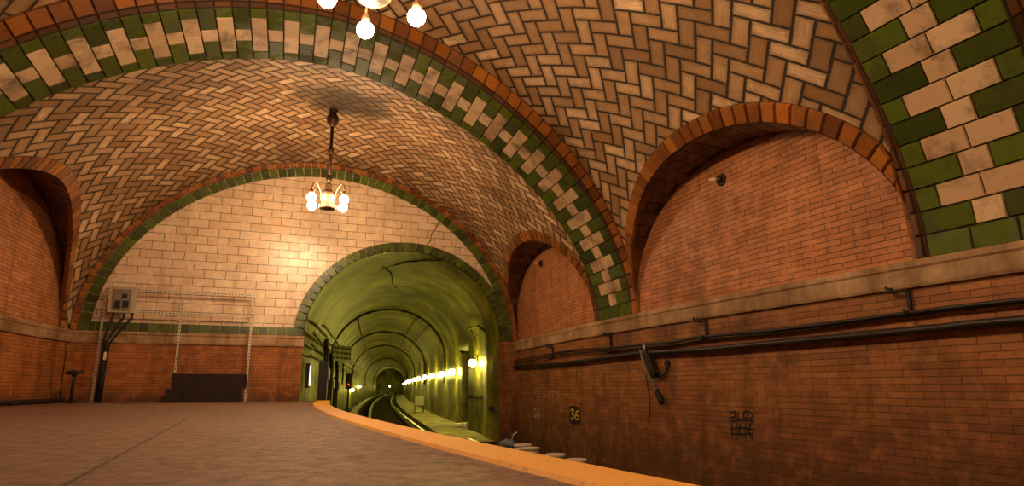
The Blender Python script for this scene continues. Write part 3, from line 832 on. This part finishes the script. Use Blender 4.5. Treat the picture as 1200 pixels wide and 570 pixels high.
def crown(bay, x, y):                                # vault height over a point
    best = None
    for i in range(41):
        for j in range(25, 76):
            p = bay.pt(i / 40, PI * j / 100); dd = (p.x - x) ** 2 + (p.y - y) ** 2
            if best is None or dd < best[0]: best = (dd, p.z)
    return best[1]
chandelier((-3.62, 12.56, 3.87), crown(bay2, -3.62, 12.56), 'bronze chandelier on a long rod over the far bay before the end wall', D(61))
chandelier((-1.33, 5.72, 3.87), crown(bay1, -1.33, 5.72), 'chandelier cut by the top edge of the picture, two bare bulbs blazing', D(22), .22)
p0 = pol((RW + RL) / 2, 27.2)
chandelier((p0.x, p0.y, 3.87), crown(bay0, p0.x, p0.y), 'unseen bronze chandelier added to light the near bay behind the viewer', D(10))  # out of view, added to light the near end of the station

# ------------------------------------------------------------------ things on the end wall
fr = thing('slotted_steel_frame', ew(2.05, 0, .22), 'open frame of slotted galvanised steel standing before the end wall', 'frame')
Zv = Vector((0, 0, 1))
def slotted(name, p, q, label=None):
    d = (q - p); L = d.length; d.normalize(); m_ = MB(); c = (p + q) / 2
    X = EN.cross(d).normalized()
    m_.box(c, .042, L, .004, X, d, EN); m_.box(c + X * .02 - EN * .02, .004, L, .042, X, d, EN)
    n = int(L / .07)
    for k in range(n): m_.box(p + d * (L * (k + .5) / n) + EN * .003, .016, .034, .003, X, d, EN, 1)
    o = m_.build(name, [M['steel'], M['hole']], fr); return o
for s_ in (.60, 2.06, 3.49): slotted('post', ew(s_, 0, .22), ew(s_, 2.36, .22))
slotted('crossbar', ew(.60, 2.33, .225), ew(3.51, 2.33, .225)); slotted('crossbar', ew(.60, 1.86, .225), ew(3.51, 1.86, .225))
pb = thing('electrical_panel', ew(.93, 1.83, .3), 'beige electrical breaker box mounted on the left end of the steel frame', 'electrical box')
m_ = MB(); m_.box(ew(.93, 2.09, .31), .5, .54, .16, EU, Zv, EN, 0, .012); m_.build('enclosure', M['box'], pb)
m_ = MB(); m_.box(ew(.94, 2.09, .40), .33, .44, .03, EU, Zv, EN, 0, .012); dr_ = m_.build('door', M['boxd'], pb)
m_ = MB(); m_.box(ew(.87, 1.99, .42), .1, .16, .03, EU, Zv, EN, 0, .008); m_.build('breaker_switch', M['pblk'], dr_)
m_ = MB(); m_.box(ew(1.02, 2.0, .42), .11, .14, .03, EU, Zv, EN, 0, .008); m_.build('breaker_switch', M['pblk'], dr_)
m_ = MB(); m_.box(ew(.99, 2.17, .42), .09, .08, .03, EU, Zv, EN, 0, .008); m_.build('breaker_switch', M['pblk'], dr_)
cd = thing('cable_bundle', ew(.72, 0, .28), 'black conduits curving from the breaker box down the left frame post to the floor', 'cables')
for (a, b_, off) in ((.80, .69, .30), (1.0, .745, .33), (1.15, .78, .30)):
    z1 = 1.83; m_ = MB()
    P = [ew(a, z1 - .015, off), ew(a, z1 - .1, off), ew(a - (a - b_) * .5, z1 - .3 - .2 * (a - .8), off), ew(b_ + .01, z1 - .55 - .3 * (a - .8), off), ew(b_, 1.0, off - .02), ew(b_ - .01, .5, off - .03), ew(b_ - .02, .0, off - .03)]
    m_.tube(P, .026, 8); m_.build('conduit', M['rubber'], cd)
m_ = MB(); m_.box(ew(.755, .93, .36), .05, .16, .02, EU, Zv, EN, 0, .004); tag(m_.build('paper_tag', M['pail'], cd), 'white tag')
m_ = MB(); m_.tube([ew(.73, .8, .37), ew(.60, .82, .25), ew(.60, .80, .22)], .006, 6); m_.build('cable_tie', M['steel'], cd)
def timber(s0, s1, z0, z1, off, label):
    m_ = MB(); m_.box(ew((s0 + s1) / 2, (z0 + z1) / 2, off), s1 - s0, z1 - z0, .3, EU, Zv, EN, 0, .012)
    for k in range(3): m_.box(ew((s0 + s1) / 2, z0 + (z1 - z0) * (.25 + .25 * k), off + .151), (s1 - s0) * .96, .006, .004, EU, Zv, EN)
    return tag(m_.build('timber_baulk', M['timber']), label, 'timber', 'stacked timbers')
timber(1.97, 3.42, 0, .275, .58, 'lower of two black timber baulks on the floor before the frame')
timber(2.06, 3.50, .277, .58, .57, 'upper black timber baulk, set on top of the other before the frame')
# stub pipe and skirting pipe by the platform wall
st = thing('standpipe', lw(18.75, 0, .42), 'short black standpipe with a T head near the left corner', 'pipe')
p = lw(18.75, 0, .42); m_ = MB(); m_.tube([p, p + Vector((.01, 0, .56))], .03, 10); m_.lathe(p, [(.09, 0), (.09, .02), (.035, .03)], 14); m_.build('pipe', M['dark'], st)
m_ = MB(); m_.tube([p + Vector((-.15, -.02, .58)), p + Vector((.17, .03, .60))], .035, 10); m_.lathe(p, [(.045, .52), (.05, .6), (.03, .64)], 12); m_.build('pipe_head', M['dark'], st)
m_ = MB(); a0, a1 = 18.3, 30.0
m_.tube([lw(a0 + (a1 - a0) * k / 30, .055, .12) for k in range(31)], .04, 8)
for k in range(8): m_.box(lw(a0 + .8 + k * 1.4, .035, .12), .1, .12, .07, bev=.01)
tag(m_.build('floor_pipe', M['dark']), 'black pipe lying along the foot of the left platform wall', 'pipe')

# ------------------------------------------------------------------ cables on the track wall
def onwall(x, y, off=.0):                            # a point on the track wall read off the photograph's survey
    f, pt = 777.4, .2147; u = x - 600; v = 285 - y
    r = Vector((u, f * math.cos(pt) - v * math.sin(pt), f * math.sin(pt) + v * math.cos(pt)))
    a = r.x ** 2 + r.y ** 2; b = -2 * (r.x * CX + r.y * CY); c = CX * CX + CY * CY - (RW + off) ** 2
    t = (-b - math.sqrt(b * b - 4 * a * c)) / 2 / a
    q = r * t + Vector((0, 0, .30)); return math.atan2(CY - q.y, CX - q.x) * RW, q.z
def smooth_path(pts, n=10):
    P = [Vector((a, z, 0)) for a, z in pts]; out = []
    for i in range(len(P) - 1):
        p0, p1, p2, p3 = P[max(0, i - 1)], P[i], P[i + 1], P[min(len(P) - 1, i + 2)]
        for k in range(n):
            t = k / n; out.append(.5 * ((2 * p1) + (p2 - p0) * t + (2 * p0 - 5 * p1 + 4 * p2 - p3) * t * t + (-p0 + 3 * p1 - 3 * p2 + p3) * t ** 3))
    out.append(P[-1]); return [(p.x, p.y) for p in out]
def wall_cable(pix, off, r, name, mat, label, ext=True):
    pts = [onwall(x, y, off) for x, y in pix]; pts.sort()
    if ext: pts.append((pts[-1][0] + 4, pts[-1][1] - .02)); pts.append((pts[-1][0] + 4, pts[-1][1]))
    m_ = MB(); m_.tube([rw(a, z, off) for a, z in smooth_path(pts)], r, 8); return tag(m_.build(name, mat), label, 'cable')
UP = [(601, 424), (625, 419), (651, 414), (683, 410), (715, 408), (750, 404.5), (788, 401), (826, 395), (900, 388), (960, 381), (1065, 367), (1199, 351.5)]
LO = [(601, 430), (651, 427), (700, 421), (743, 415), (817, 410.5), (900, 403), (1000, 394), (1100, 384.5), (1199, 375)]
wall_cable(UP, .075, .021, 'wall_cable', M['rubber'], 'upper black cable along the track wall, hung from the brackets')
wall_cable([(x, y + 4 - (0 if x < 700 else .6)) for x, y in UP], .06, .012, 'wall_cable', M['dark'], 'thin wire running just beneath the upper wall cable')
wall_cable(LO, .085, .036, 'wall_cable', M['rubber'], 'thick lowest black cable along the track wall')
bl = ['wall bracket nearest the tunnel mouth, where the cables dip', 'second wall bracket from the tunnel, above the low yellow number', 'third wall bracket from the tunnel, right of the hanging black box', 'wall bracket at the far right under the near arch band']
for i, (x, y0, y1) in enumerate(((648, 407, 420), (716, 392, 413), (828, 376, 397), (1065, 341, 369))):
    a, z0 = onwall(x, y0, .02); _, z1 = onwall(x, y1, .05)
    b = thing('cable_bracket', rw(a, z1, .015), 'black iron ' + bl[i], 'bracket', 'cable brackets on the track wall')
    m_ = MB(); m_.box(rw(a, (z0 + z1) / 2, .032), .035, z0 - z1, .035, rw(a + .1, 0) - rw(a, 0), Zv, None or (rw(a, 0, .1) - rw(a, 0)), 0, .006); m_.build('upright', M['dark'], b)
    m_ = MB(); m_.tube([rw(a, z0, .018), rw(a, z0, .05), rw(a - .14, z0 - .0, .10), rw(a - .17, z0 + .05, .11)], .016, 7); m_.build('hook', M['dark'], b)
    m_ = MB(); m_.tube([rw(a, z1 + .0, .018), rw(a, z1 - .02, .1), rw(a, z1 + .05, .125)], .016, 7); m_.build('cable_rest', M['dark'], b)
    m_ = MB(); m_.tube([rw(a - .17, z0 + .02, .012), rw(a - .17, z0 + .02, .06)], .03, 10); m_.build('stud', M['dark'], b)
# hanging box with its strap
hb = thing('hanging_box', rw(*onwall(755, 408), .1), 'black box hanging askew off the cables on the track wall, strap dangling', 'equipment box')
def wp(x, y, off=.1): a, z = onwall(x, y, off); return rw(a, z, off)
c = (wp(757, 412) + wp(768, 440)) / 2; ax = (wp(768, 440) - wp(757, 412)); L = ax.length; nn = (rw(20, 0, .1) - rw(20, 0)).normalized()
m_ = MB(); m_.box(c, .13, L * 1.05, .10, ax.cross(nn), ax, nn, 0, .012); body = m_.build('case', M['rubber'], hb)
m_ = MB(); m_.box(c + nn * .055, .08, L * .8, .012, ax.cross(nn), ax, nn, 0, .004); m_.build('cover_plate', M['dark'], body)
m_ = MB(); m_.tube([wp(754, 403), wp(755, 408), wp(757, 413)], .018, 8); m_.tube([wp(749, 413), wp(753, 411), wp(756, 415)], .012, 7); tag(m_.build('hanger', M['steel'], hb), 'pale metal hanger')
m_ = MB(); P = [wp(751, 412, .12), wp(754, 424, .14), wp(758, 437, .14), wp(764, 447, .12), wp(768, 456, .1)]; m_.tube(P, .02, 7)
for k in range(9):
    f = k / 8 * 3.99; i = int(f); q = P[i].lerp(P[i + 1], f - i); m_.box(q, .045, .05, .045, ax.cross(nn), ax, nn, 0, .01)
tag(m_.build('strap', M['boxd'], hb), 'grey beaded strap')
m_ = MB(); m_.box((wp(769, 458, .08) + wp(776, 473, .08)) / 2, .09, (wp(769, 458, .08) - wp(776, 473, .08)).length, .06, (wp(776, 473) - wp(769, 458)).cross(nn), wp(776, 473) - wp(769, 458), nn, 0, .015); m_.build('plug', M['rubber'], hb)
m_ = MB(); m_.tube([wp(768, 442, .08), wp(774, 442, .06), wp(780, 437, .04), wp(783, 428, .02)], .02, 8); m_.lathe(wp(783, 426, .0), [(.05, 0), (.05, .03), (.02, .06)], 12, 0, nn); m_.build('side_arm', M['dark'], hb)
m_ = MB(); m_.tube([wp(757, 428, .03), wp(757.5, 445, .02), wp(761, 465, .02), wp(762, 482, .02), wp(760, 497, .02)], .008, 6); m_.build('loose_wire', M['rubber'], hb)
# round wall lamps in the lunettes
def bulkhead(x, y, label):
    a, z = onwall(x, y, .0); r = thing('wall_lamp', rw(a, z, -.015), label, 'lamp', 'unlit round lamps in the brick arches')
    m_ = MB(); m_.lathe(rw(a, z, -.015), [(.085, 0), (.085, .02), (.06, .03), (.055, .025)], 22, 0, nn); m_.build('backplate', M['dark'], r)
    m_ = MB(); m_.lathe(rw(a, z, -.015), [(.045, .02), (.045, .07), (.03, .09)], 16, 0, nn); m_.build('socket', M['brass'], r)
    m_ = MB(); q = rw(a, z, .07); q2 = rw(a - .09, z + .015, .13); m_.tube([q, q.lerp(q2, .5), q2], [.024, .028, .012], 10); tag(m_.build('bulb', M['pail'], r), 'unlit pale bulb')
bulkhead(845, 211, 'unlit round lamp on the brick of the large near arch')
bulkhead(634, 309, 'unlit round lamp on the brick of the small far arch')

# ------------------------------------------------------------------ paint on the track wall
def strokes(name, mat, lines, wdt, label, cat, off=.004, parent=None):
    m_ = MB()
    for ln in lines:
        pts = [onwall(x, y) for x, y in ln]; pts = smooth_path(pts, 5) if len(pts) > 2 else pts
        for (a0, z0), (a1, z1) in zip(pts, pts[1:]):
            dx, dz = a1 - a0, z1 - z0; L = math.hypot(dx, dz) or 1; nx, nz = -dz / L * wdt / 2, dx / L * wdt / 2; ex, ez = dx / L * wdt * .3, dz / L * wdt * .3
            q = [rw(a0 - ex + nx, z0 - ez + nz, off), rw(a0 - ex - nx, z0 - ez - nz, off), rw(a1 + ex - nx, z1 + ez - nz, off), rw(a1 + ex + nx, z1 + ez + nz, off)]
            m_.face(q)
    o = m_.build(name, mat, parent)
    return tag(o, label, cat) if parent is None else o
def patch(name, mat, x0, y0, x1, y1, label, cat, off=.003, rag=.3, n=26):
    m_ = MB(); (a0, z0), (a1, z1) = onwall(x0, y0), onwall(x1, y1); c = ((a0 + a1) / 2, (z0 + z1) / 2); P = []
    for k in range(n):
        t = 2 * PI * k / n; q = 1 + (rnd() - .5) * rag; P.append(rw(c[0] + (a1 - a0) / 2 * sgnpow(math.cos(t), .35) * q, c[1] + (z1 - z0) / 2 * sgnpow(math.sin(t), .35) * q, off))
    for a, b in zip(P, P[1:] + P[:1]): m_.face([rw(c[0], c[1], off), a, b])
    return tag(m_.build(name, mat), label, cat)
sg = patch('painted_number', M['pblk'], 667, 476, 680, 499, 'number 36 in yellow on a black painted square low on the track wall', 'painted sign', .004, .2)
strokes('numerals', M['pyel'], [[(669.2, 481.5), (671.3, 480.2), (672.8, 482.2), (670.8, 485.3), (673, 488), (671.8, 491), (669.4, 491)],
        [(678, 482), (675.6, 483.5), (674.6, 488), (675.5, 491.6), (677.6, 491.8), (678.6, 489), (677, 486.8), (675, 488.2)]], .035, '', '', .009, sg)
strokes('chalk_graffiti', M['pwht'], [[(630, 459), (626, 461), (625, 467), (628, 471), (632, 469), (632, 465), (629, 465)], [(636, 470), (637, 460), (640, 466), (643, 459), (644, 470)],
        [(648, 459), (648, 471), (653, 468), (654, 462), (648, 459)]], .018, 'faint chalk lettering on the track wall beside the tunnel mouth', 'graffiti')
strokes('white_paint_mark', M['pwht'], [[(626, 481), (628, 480), (628, 485), (626, 489), (630, 486), (632, 479), (630, 486), (633, 487), (631, 492), (631, 503), (630.5, 511)]], .03, 'dripping white paint mark left of the yellow number', 'graffiti')
strokes('black_graffiti', M['pblk'], [[(857, 484), (862, 483), (861, 489), (857, 490)], [(865, 484), (865, 492), (869, 492)], [(872, 484), (876, 483), (876, 490), (872, 490), (872, 484)], [(879, 483), (883, 488), (879, 491)],
        [(856, 494), (870, 493), (884, 494)], [(858, 497), (858, 512)], [(863, 497), (863, 514)], [(868, 498), (866, 506), (871, 513)], [(874, 497), (874, 514)], [(880, 497), (877, 506), (882, 514)], [(857, 503), (870, 502), (883, 504)], [(859, 509), (882, 509)]],
        .028, 'smudged black spray lettering low on the track wall at the right', 'graffiti')

# ------------------------------------------------------------------ pails by the wall and tunnel odds and ends
def pail(x, y, label, h=.38, tilt=0):
    r = thing('plastic_pail', (x, y, TB), label, 'bucket', 'white pails on the track bed')
    m_ = MB(); m_.lathe((x, y, TB), [(.0, .0), (.125, .0), (.13, .02), (.15, h - .1), (.158, h - .1), (.158, h - .075), (.152, h - .07), (.155, h - .03)], 26); m_.build('pail_body', M['pail'], r)
    m_ = MB(); m_.lathe((x, y, TB), [(.165, h - .045), (.168, h - .01), (.155, h), (.14, h - .012), (0, h - .012)], 26); m_.build('lid', M['paild'], r)
    m_ = MB(); m_.tube([(x + .16 * math.cos(t), y + .16 * math.sin(t), TB + h - .1 - .1 * math.sin(t * 1.0)) for t in [PI * k / 12 for k in range(13)]], .005, 6); m_.build('handle', M['steel'], r)
    return r
pail(.20, 12.75, 'white lidded pail farthest along the track wall, behind its neighbour pail', .40)
pail(.33, 12.3, 'white lidded pail in the far pair, nearer the viewer')
pail(.70, 11.15, 'white lidded pail of the near pair, the one closer to the tunnel')
pail(.96, 10.36, 'nearest white lidded pail on the track bed below the platform edge')
q = thing('blue_tarp_roll', (-.1, 14.0, TB), 'crumpled faded blue bundle on the track bed beside the farthest pail', 'bundle')
m_ = MB(); m_.tube([(-.24, 13.75, TB + .3), (-.12, 13.72, TB + .33), (.0, 13.68, TB + .31), (.1, 13.64, TB + .28)], [.06, .1, .09, .05], 10); m_.build('roll', M['blue'], q)
m_ = MB(); m_.tube([(-.02, 13.7, TB + .3), (.02, 13.7, TB + .5), (.1, 13.66, TB + .55)], .015, 6); m_.build('tie', M['steel'], q)
# wall box at the mouth, small white litter
p = tun_pt(.7, TA - .09, .0)
m_ = MB(); m_.box(tun_pt(.9, TA - .1, -.22), .2, .26, .14, bev=.02); tag(m_.build('junction_box', M['dark']), 'small black box low on the pier at the right jamb of the tunnel', 'box')
pr = thing('pier_conduit', tun_pt(1.5, TA - .04, TB), 'dark conduit rising up the pier under the brightest tunnel lamp and bending over', 'conduit')
m_ = MB(); m_.tube([tun_pt(1.3, TA - .05, TB + .08), tun_pt(1.3, TA - .05, 1.35), tun_pt(1.6, TA - .1, 1.75), tun_pt(2.6, TA - .22, 2.05), tun_pt(4.2, TA - .26, 2.1)], .03, 8); m_.build('pipe', M['dark'], pr)
m_ = MB(); m_.tube([tun_pt(3.9, TA - .26, 2.1), tun_pt(3.9, TA - .1, 1.8), tun_pt(3.9, TA - .04, 1.45)], .016, 8); m_.build('drop', M['dark'], pr)
m_ = MB(); m_.tube([tun_pt(2.1, TA - .04, TB + .08), tun_pt(2.1, TA - .04, 1.3)], .02, 8); m_.build('riser', M['dark'], pr)
m_ = MB(); rr = [tun_pt(5.3 + .1 * k, TA - .012, .02 + .05 * math.sin(k * 1.7)) for k in range(-36, 5)]; m_.tube(rr, .012, 5); m_.build('wall_crack', M['crack'], wt)
# paper litter on the walkway
m_ = MB(); p = tun_pt(6.6, TA + .05, TB + .1)
for k in range(4):
    cc = p + Vector((.16 * k - .3, .1 * (k % 2), .08)); m_.box(cc, .26, .2, .1 + .03 * k, Vector((1, .3 * k, .1)), Vector((-.3 * k, 1, 0)), Vector((-.1, 0, 1)), 0, .03)
tag(m_.build('rubble_sack', M['pail']), 'small pale heap of sacking lying in the dark tunnel niche', 'sack')
# equipment trolley on the walkway
d0 = 22.0; tb = thing('trolley', tun_pt(d0, 1.95, TB + .09), 'small pale box trolley standing on the tunnel walkway under the lamp row', 'trolley')
c_, X, Y = tun_c(d0)
m_ = MB(); m_.box(tun_pt(d0, 1.95, TB + .72), .5, .35, .5, X, Y, Zv, 0, .02); m_.build('box', M['cover'], tb)
m_ = MB(); m_.box(tun_pt(d0, 1.95, TB + .43), .56, .42, .06, X, Y, Zv, 0, .01); m_.build('shelf', M['boxd'], tb)
for sx in (-.24, .24):
    for sy in (-.17, .17):
        m_ = MB(); m_.tube([tun_pt(d0 + sy, 1.95 + sx, TB + .09), tun_pt(d0 + sy, 1.95 + sx, TB + .45)], .02, 6); m_.build('leg', M['dark'], tb)

# left side of the tunnel: risers, cable runs, panel, signal
def lx(d, x, z): return tun_pt(d, -TA + x, z)
risers = [(2.6, .42, -1.0, 1.0, .32, 'nearest black duct riser just inside the tunnel mouth at the left'), (6.2, .4, -1.0, .78, .5, 'second black duct riser on the left tunnel wall, behind the first'), (10.5, .4, -1.0, .7, .4, 'third black duct riser on the left tunnel wall, beside the red signal')]
for d, x, z0, z1, w, lab in risers:
    r = thing('duct_riser', lx(d, x, TB), lab, 'duct', 'black duct risers on the left tunnel wall'); c_, X, Y = tun_c(d)
    m_ = MB(); m_.box(lx(d, x - .06, (TB + z1) / 2), .24, w, z1 - TB, X, Y, Zv, 0, .02); m_.build('duct', M['dark'], r)
    m_ = MB(); m_.tube([lx(d, x, z1 - .1), lx(d + .1, x - .02, z1 + .25), lx(d + .6, x - .08, z1 + .55), lx(d + 1.3, x - .1, z1 + .65)], .07, 8); m_.build('bend', M['rubber'], r)
    m_ = MB(); m_.box(lx(d, x + .08, z1 - .35), .05, w * .7, .3, X, Y, Zv, 0, .01); m_.build('access_cover', M['boxd'], r)
labs = ['topmost black cable run along the left tunnel wall', 'second black cable run along the left tunnel wall, below the topmost', 'third black cable run along the left tunnel wall', 'lowest black cable run along the left tunnel wall']
for i, z in enumerate((1.95, 1.62, 1.36, 1.12)):
    m_ = MB(); off = .1 + (.28 if z > 1.8 else .06 if z > 1.5 else .02)
    m_.tube([lx(d, off, z + .022 * math.sin(d * .9 + i) - (.18 if i == 0 else 0) * max(0, 1 - d / 4)) for d in [.9 + .8 * k for k in range(60)]], .04 - .006 * i, 7)
    tag(m_.build('cable_run', M['rubber']), labs[i], 'cable', 'cable runs on the left tunnel wall')
for i, (xo, z, lab) in enumerate(((1.05, 3.3, 'overhead conduit along the left side of the tunnel crown'), (3.62, 3.38, 'overhead conduit along the right side of the tunnel crown'), (4.15, 2.98, 'lower overhead conduit on the right haunch of the tunnel'))):
    m_ = MB(); ang = math.acos((xo - TA) / TA); m_.tube([tun_pt(d, (TA + .05) * math.cos(ang) , ZC + (TBI + .06) * math.sin(ang)) for d in [13.7 + 1.5 * k for k in range(57)]], .022, 6)
    tag(m_.build('conduit_run', M['dark']), lab, 'conduit')
pv = thing('perforated_panel', lx(7.6, .3, 1.2), 'dark perforated panel hung among the cables on the left tunnel wall', 'panel'); c_, X, Y = tun_c(7.6)
m_ = MB(); Yt = (Y + X * .42).normalized(); Xt = Yt.cross(Zv)
cpn = lx(8.2, .62, 1.5); m_.box(cpn, .04, 1.5, .55, Xt, Yt, Zv, 0, .01)
for i in range(7):
    for j in range(3): m_.box(cpn + Yt * (-.63 + .21 * i) + Zv * (-.17 + .17 * j) + Xt * .022, .012, .13, .09, Xt, Yt, Zv, 1, .0)
m_.build('plate', [M['boxd'], M['hole']], pv)
sgn = thing('signal', lx(12.2, .8, TB), 'track signal with a small red light beside the left tunnel wall', 'signal'); c_, X, Y = tun_c(12.2)
m_ = MB(); m_.tube([lx(12.2, .8, TB), lx(12.2, .8, .5)], .04, 8); m_.build('mast', M['dark'], sgn)
m_ = MB(); m_.box(lx(12.2, .8, .55), .24, .2, .62, X, Y, Zv, 0, .02); m_.build('signal_head', M['dark'], sgn)
m_ = MB(); m_.lathe(lx(12.2, .8, .42) - Y * .1, [(.04, 0), (.04, .02), (0, .03)], 14, 0, -Y); m_.build('red_lens', M['redlamp'], sgn)
m_ = MB(); m_.lathe(lx(12.2, .8, .68) - Y * .1, [(.07, 0), (.07, .02), (0, .035)], 14, 0, -Y); m_.build('dark_lens', M['pblk'], sgn)
wl = thing('lit_panel', lx(1.6, .06, .55), 'small lit pane in the left jamb of the tunnel mouth', 'lit panel'); c_, X, Y = tun_c(1.6)
m_ = MB(); m_.box(lx(1.6, .03, .6), .1, .34, .62, X, Y, Zv, 0, .015); m_.build('case', M['dark'], wl)
m_ = MB(); m_.box(lx(1.6, .09, .6), .012, .24, .5, X, Y, Zv, 0, .004); m_.build('pane', M['litpane'], wl)

# ------------------------------------------------------------------ cracks: above the tunnel mouth and along its crown
def crack(path, w, name, parent):
    m_ = MB()
    for a, b in zip(path, path[1:]):
        m_.tube([a, b], w * (.5 + rnd()), 5)
    m_.build(name, M['crack'], parent)
random.seed(3)
crack([ew(7.62 + .03 * rnd() + .03 * k, 4.88 - .118 * k - .05 * rnd(), .0) for k in range(0, 0)] + [ew(7.95 - .055 * k + .07 * (rnd() - .5), 4.85 - .125 * k, .0) for k in range(9)], .011, 'wall_crack', we)
def tl(d, fr):                                       # on the lining: fr = angle fraction from the right springing
    t = PI * fr; a, ex = half(d); b = TBI + (.12 if d > 5.8 else 0)
    f = min(1, d / 3); return ew(TC + a * math.cos(t), ZC + b * math.sin(t), -d).lerp(tun_pt(d, a * math.cos(t), ZC + b * math.sin(t)), f) if d < 3 else tun_pt(d, a * math.cos(t), ZC + b * math.sin(t))
crack([tl(.1 + .22 * k, .38 + .018 * k + .012 * (rnd() - .5)) for k in range(12)], .022, 'wall_crack', wt)
crack([tl(2.0 + .35 * k, .56 - .004 * k + .02 * (rnd() - .5)) for k in range(16)], .018, 'wall_crack', wt)

# ------------------------------------------------------------------ camera, light, view
cam = bpy.data.cameras.new('camera'); co = bpy.data.objects.new('camera', cam); COL.objects.link(co)
cam.sensor_width = 36; cam.sensor_fit = 'HORIZONTAL'; cam.lens = 777.4 / 1200 * 36; cam.clip_start = .02; cam.clip_end = 400
co.location = (0, 0, .30); co.rotation_euler = (PI / 2 + .2147, 0, 0)
SC.camera = co
w = bpy.data.worlds.new('World'); w.use_nodes = True; SC.world = w
w.node_tree.nodes['Background'].inputs[0].default_value = (1, .8, .6, 1); w.node_tree.nodes['Background'].inputs[1].default_value = .0
SC.view_settings.view_transform = 'Standard'; SC.view_settings.look = 'None'; SC.view_settings.gamma = 1; SC.view_settings.use_curve_mapping = False
SC.view_settings.exposure = 0.12
try:
    SC.cycles.use_denoising = True; SC.cycles.sample_clamp_indirect = 10
except Exception: pass
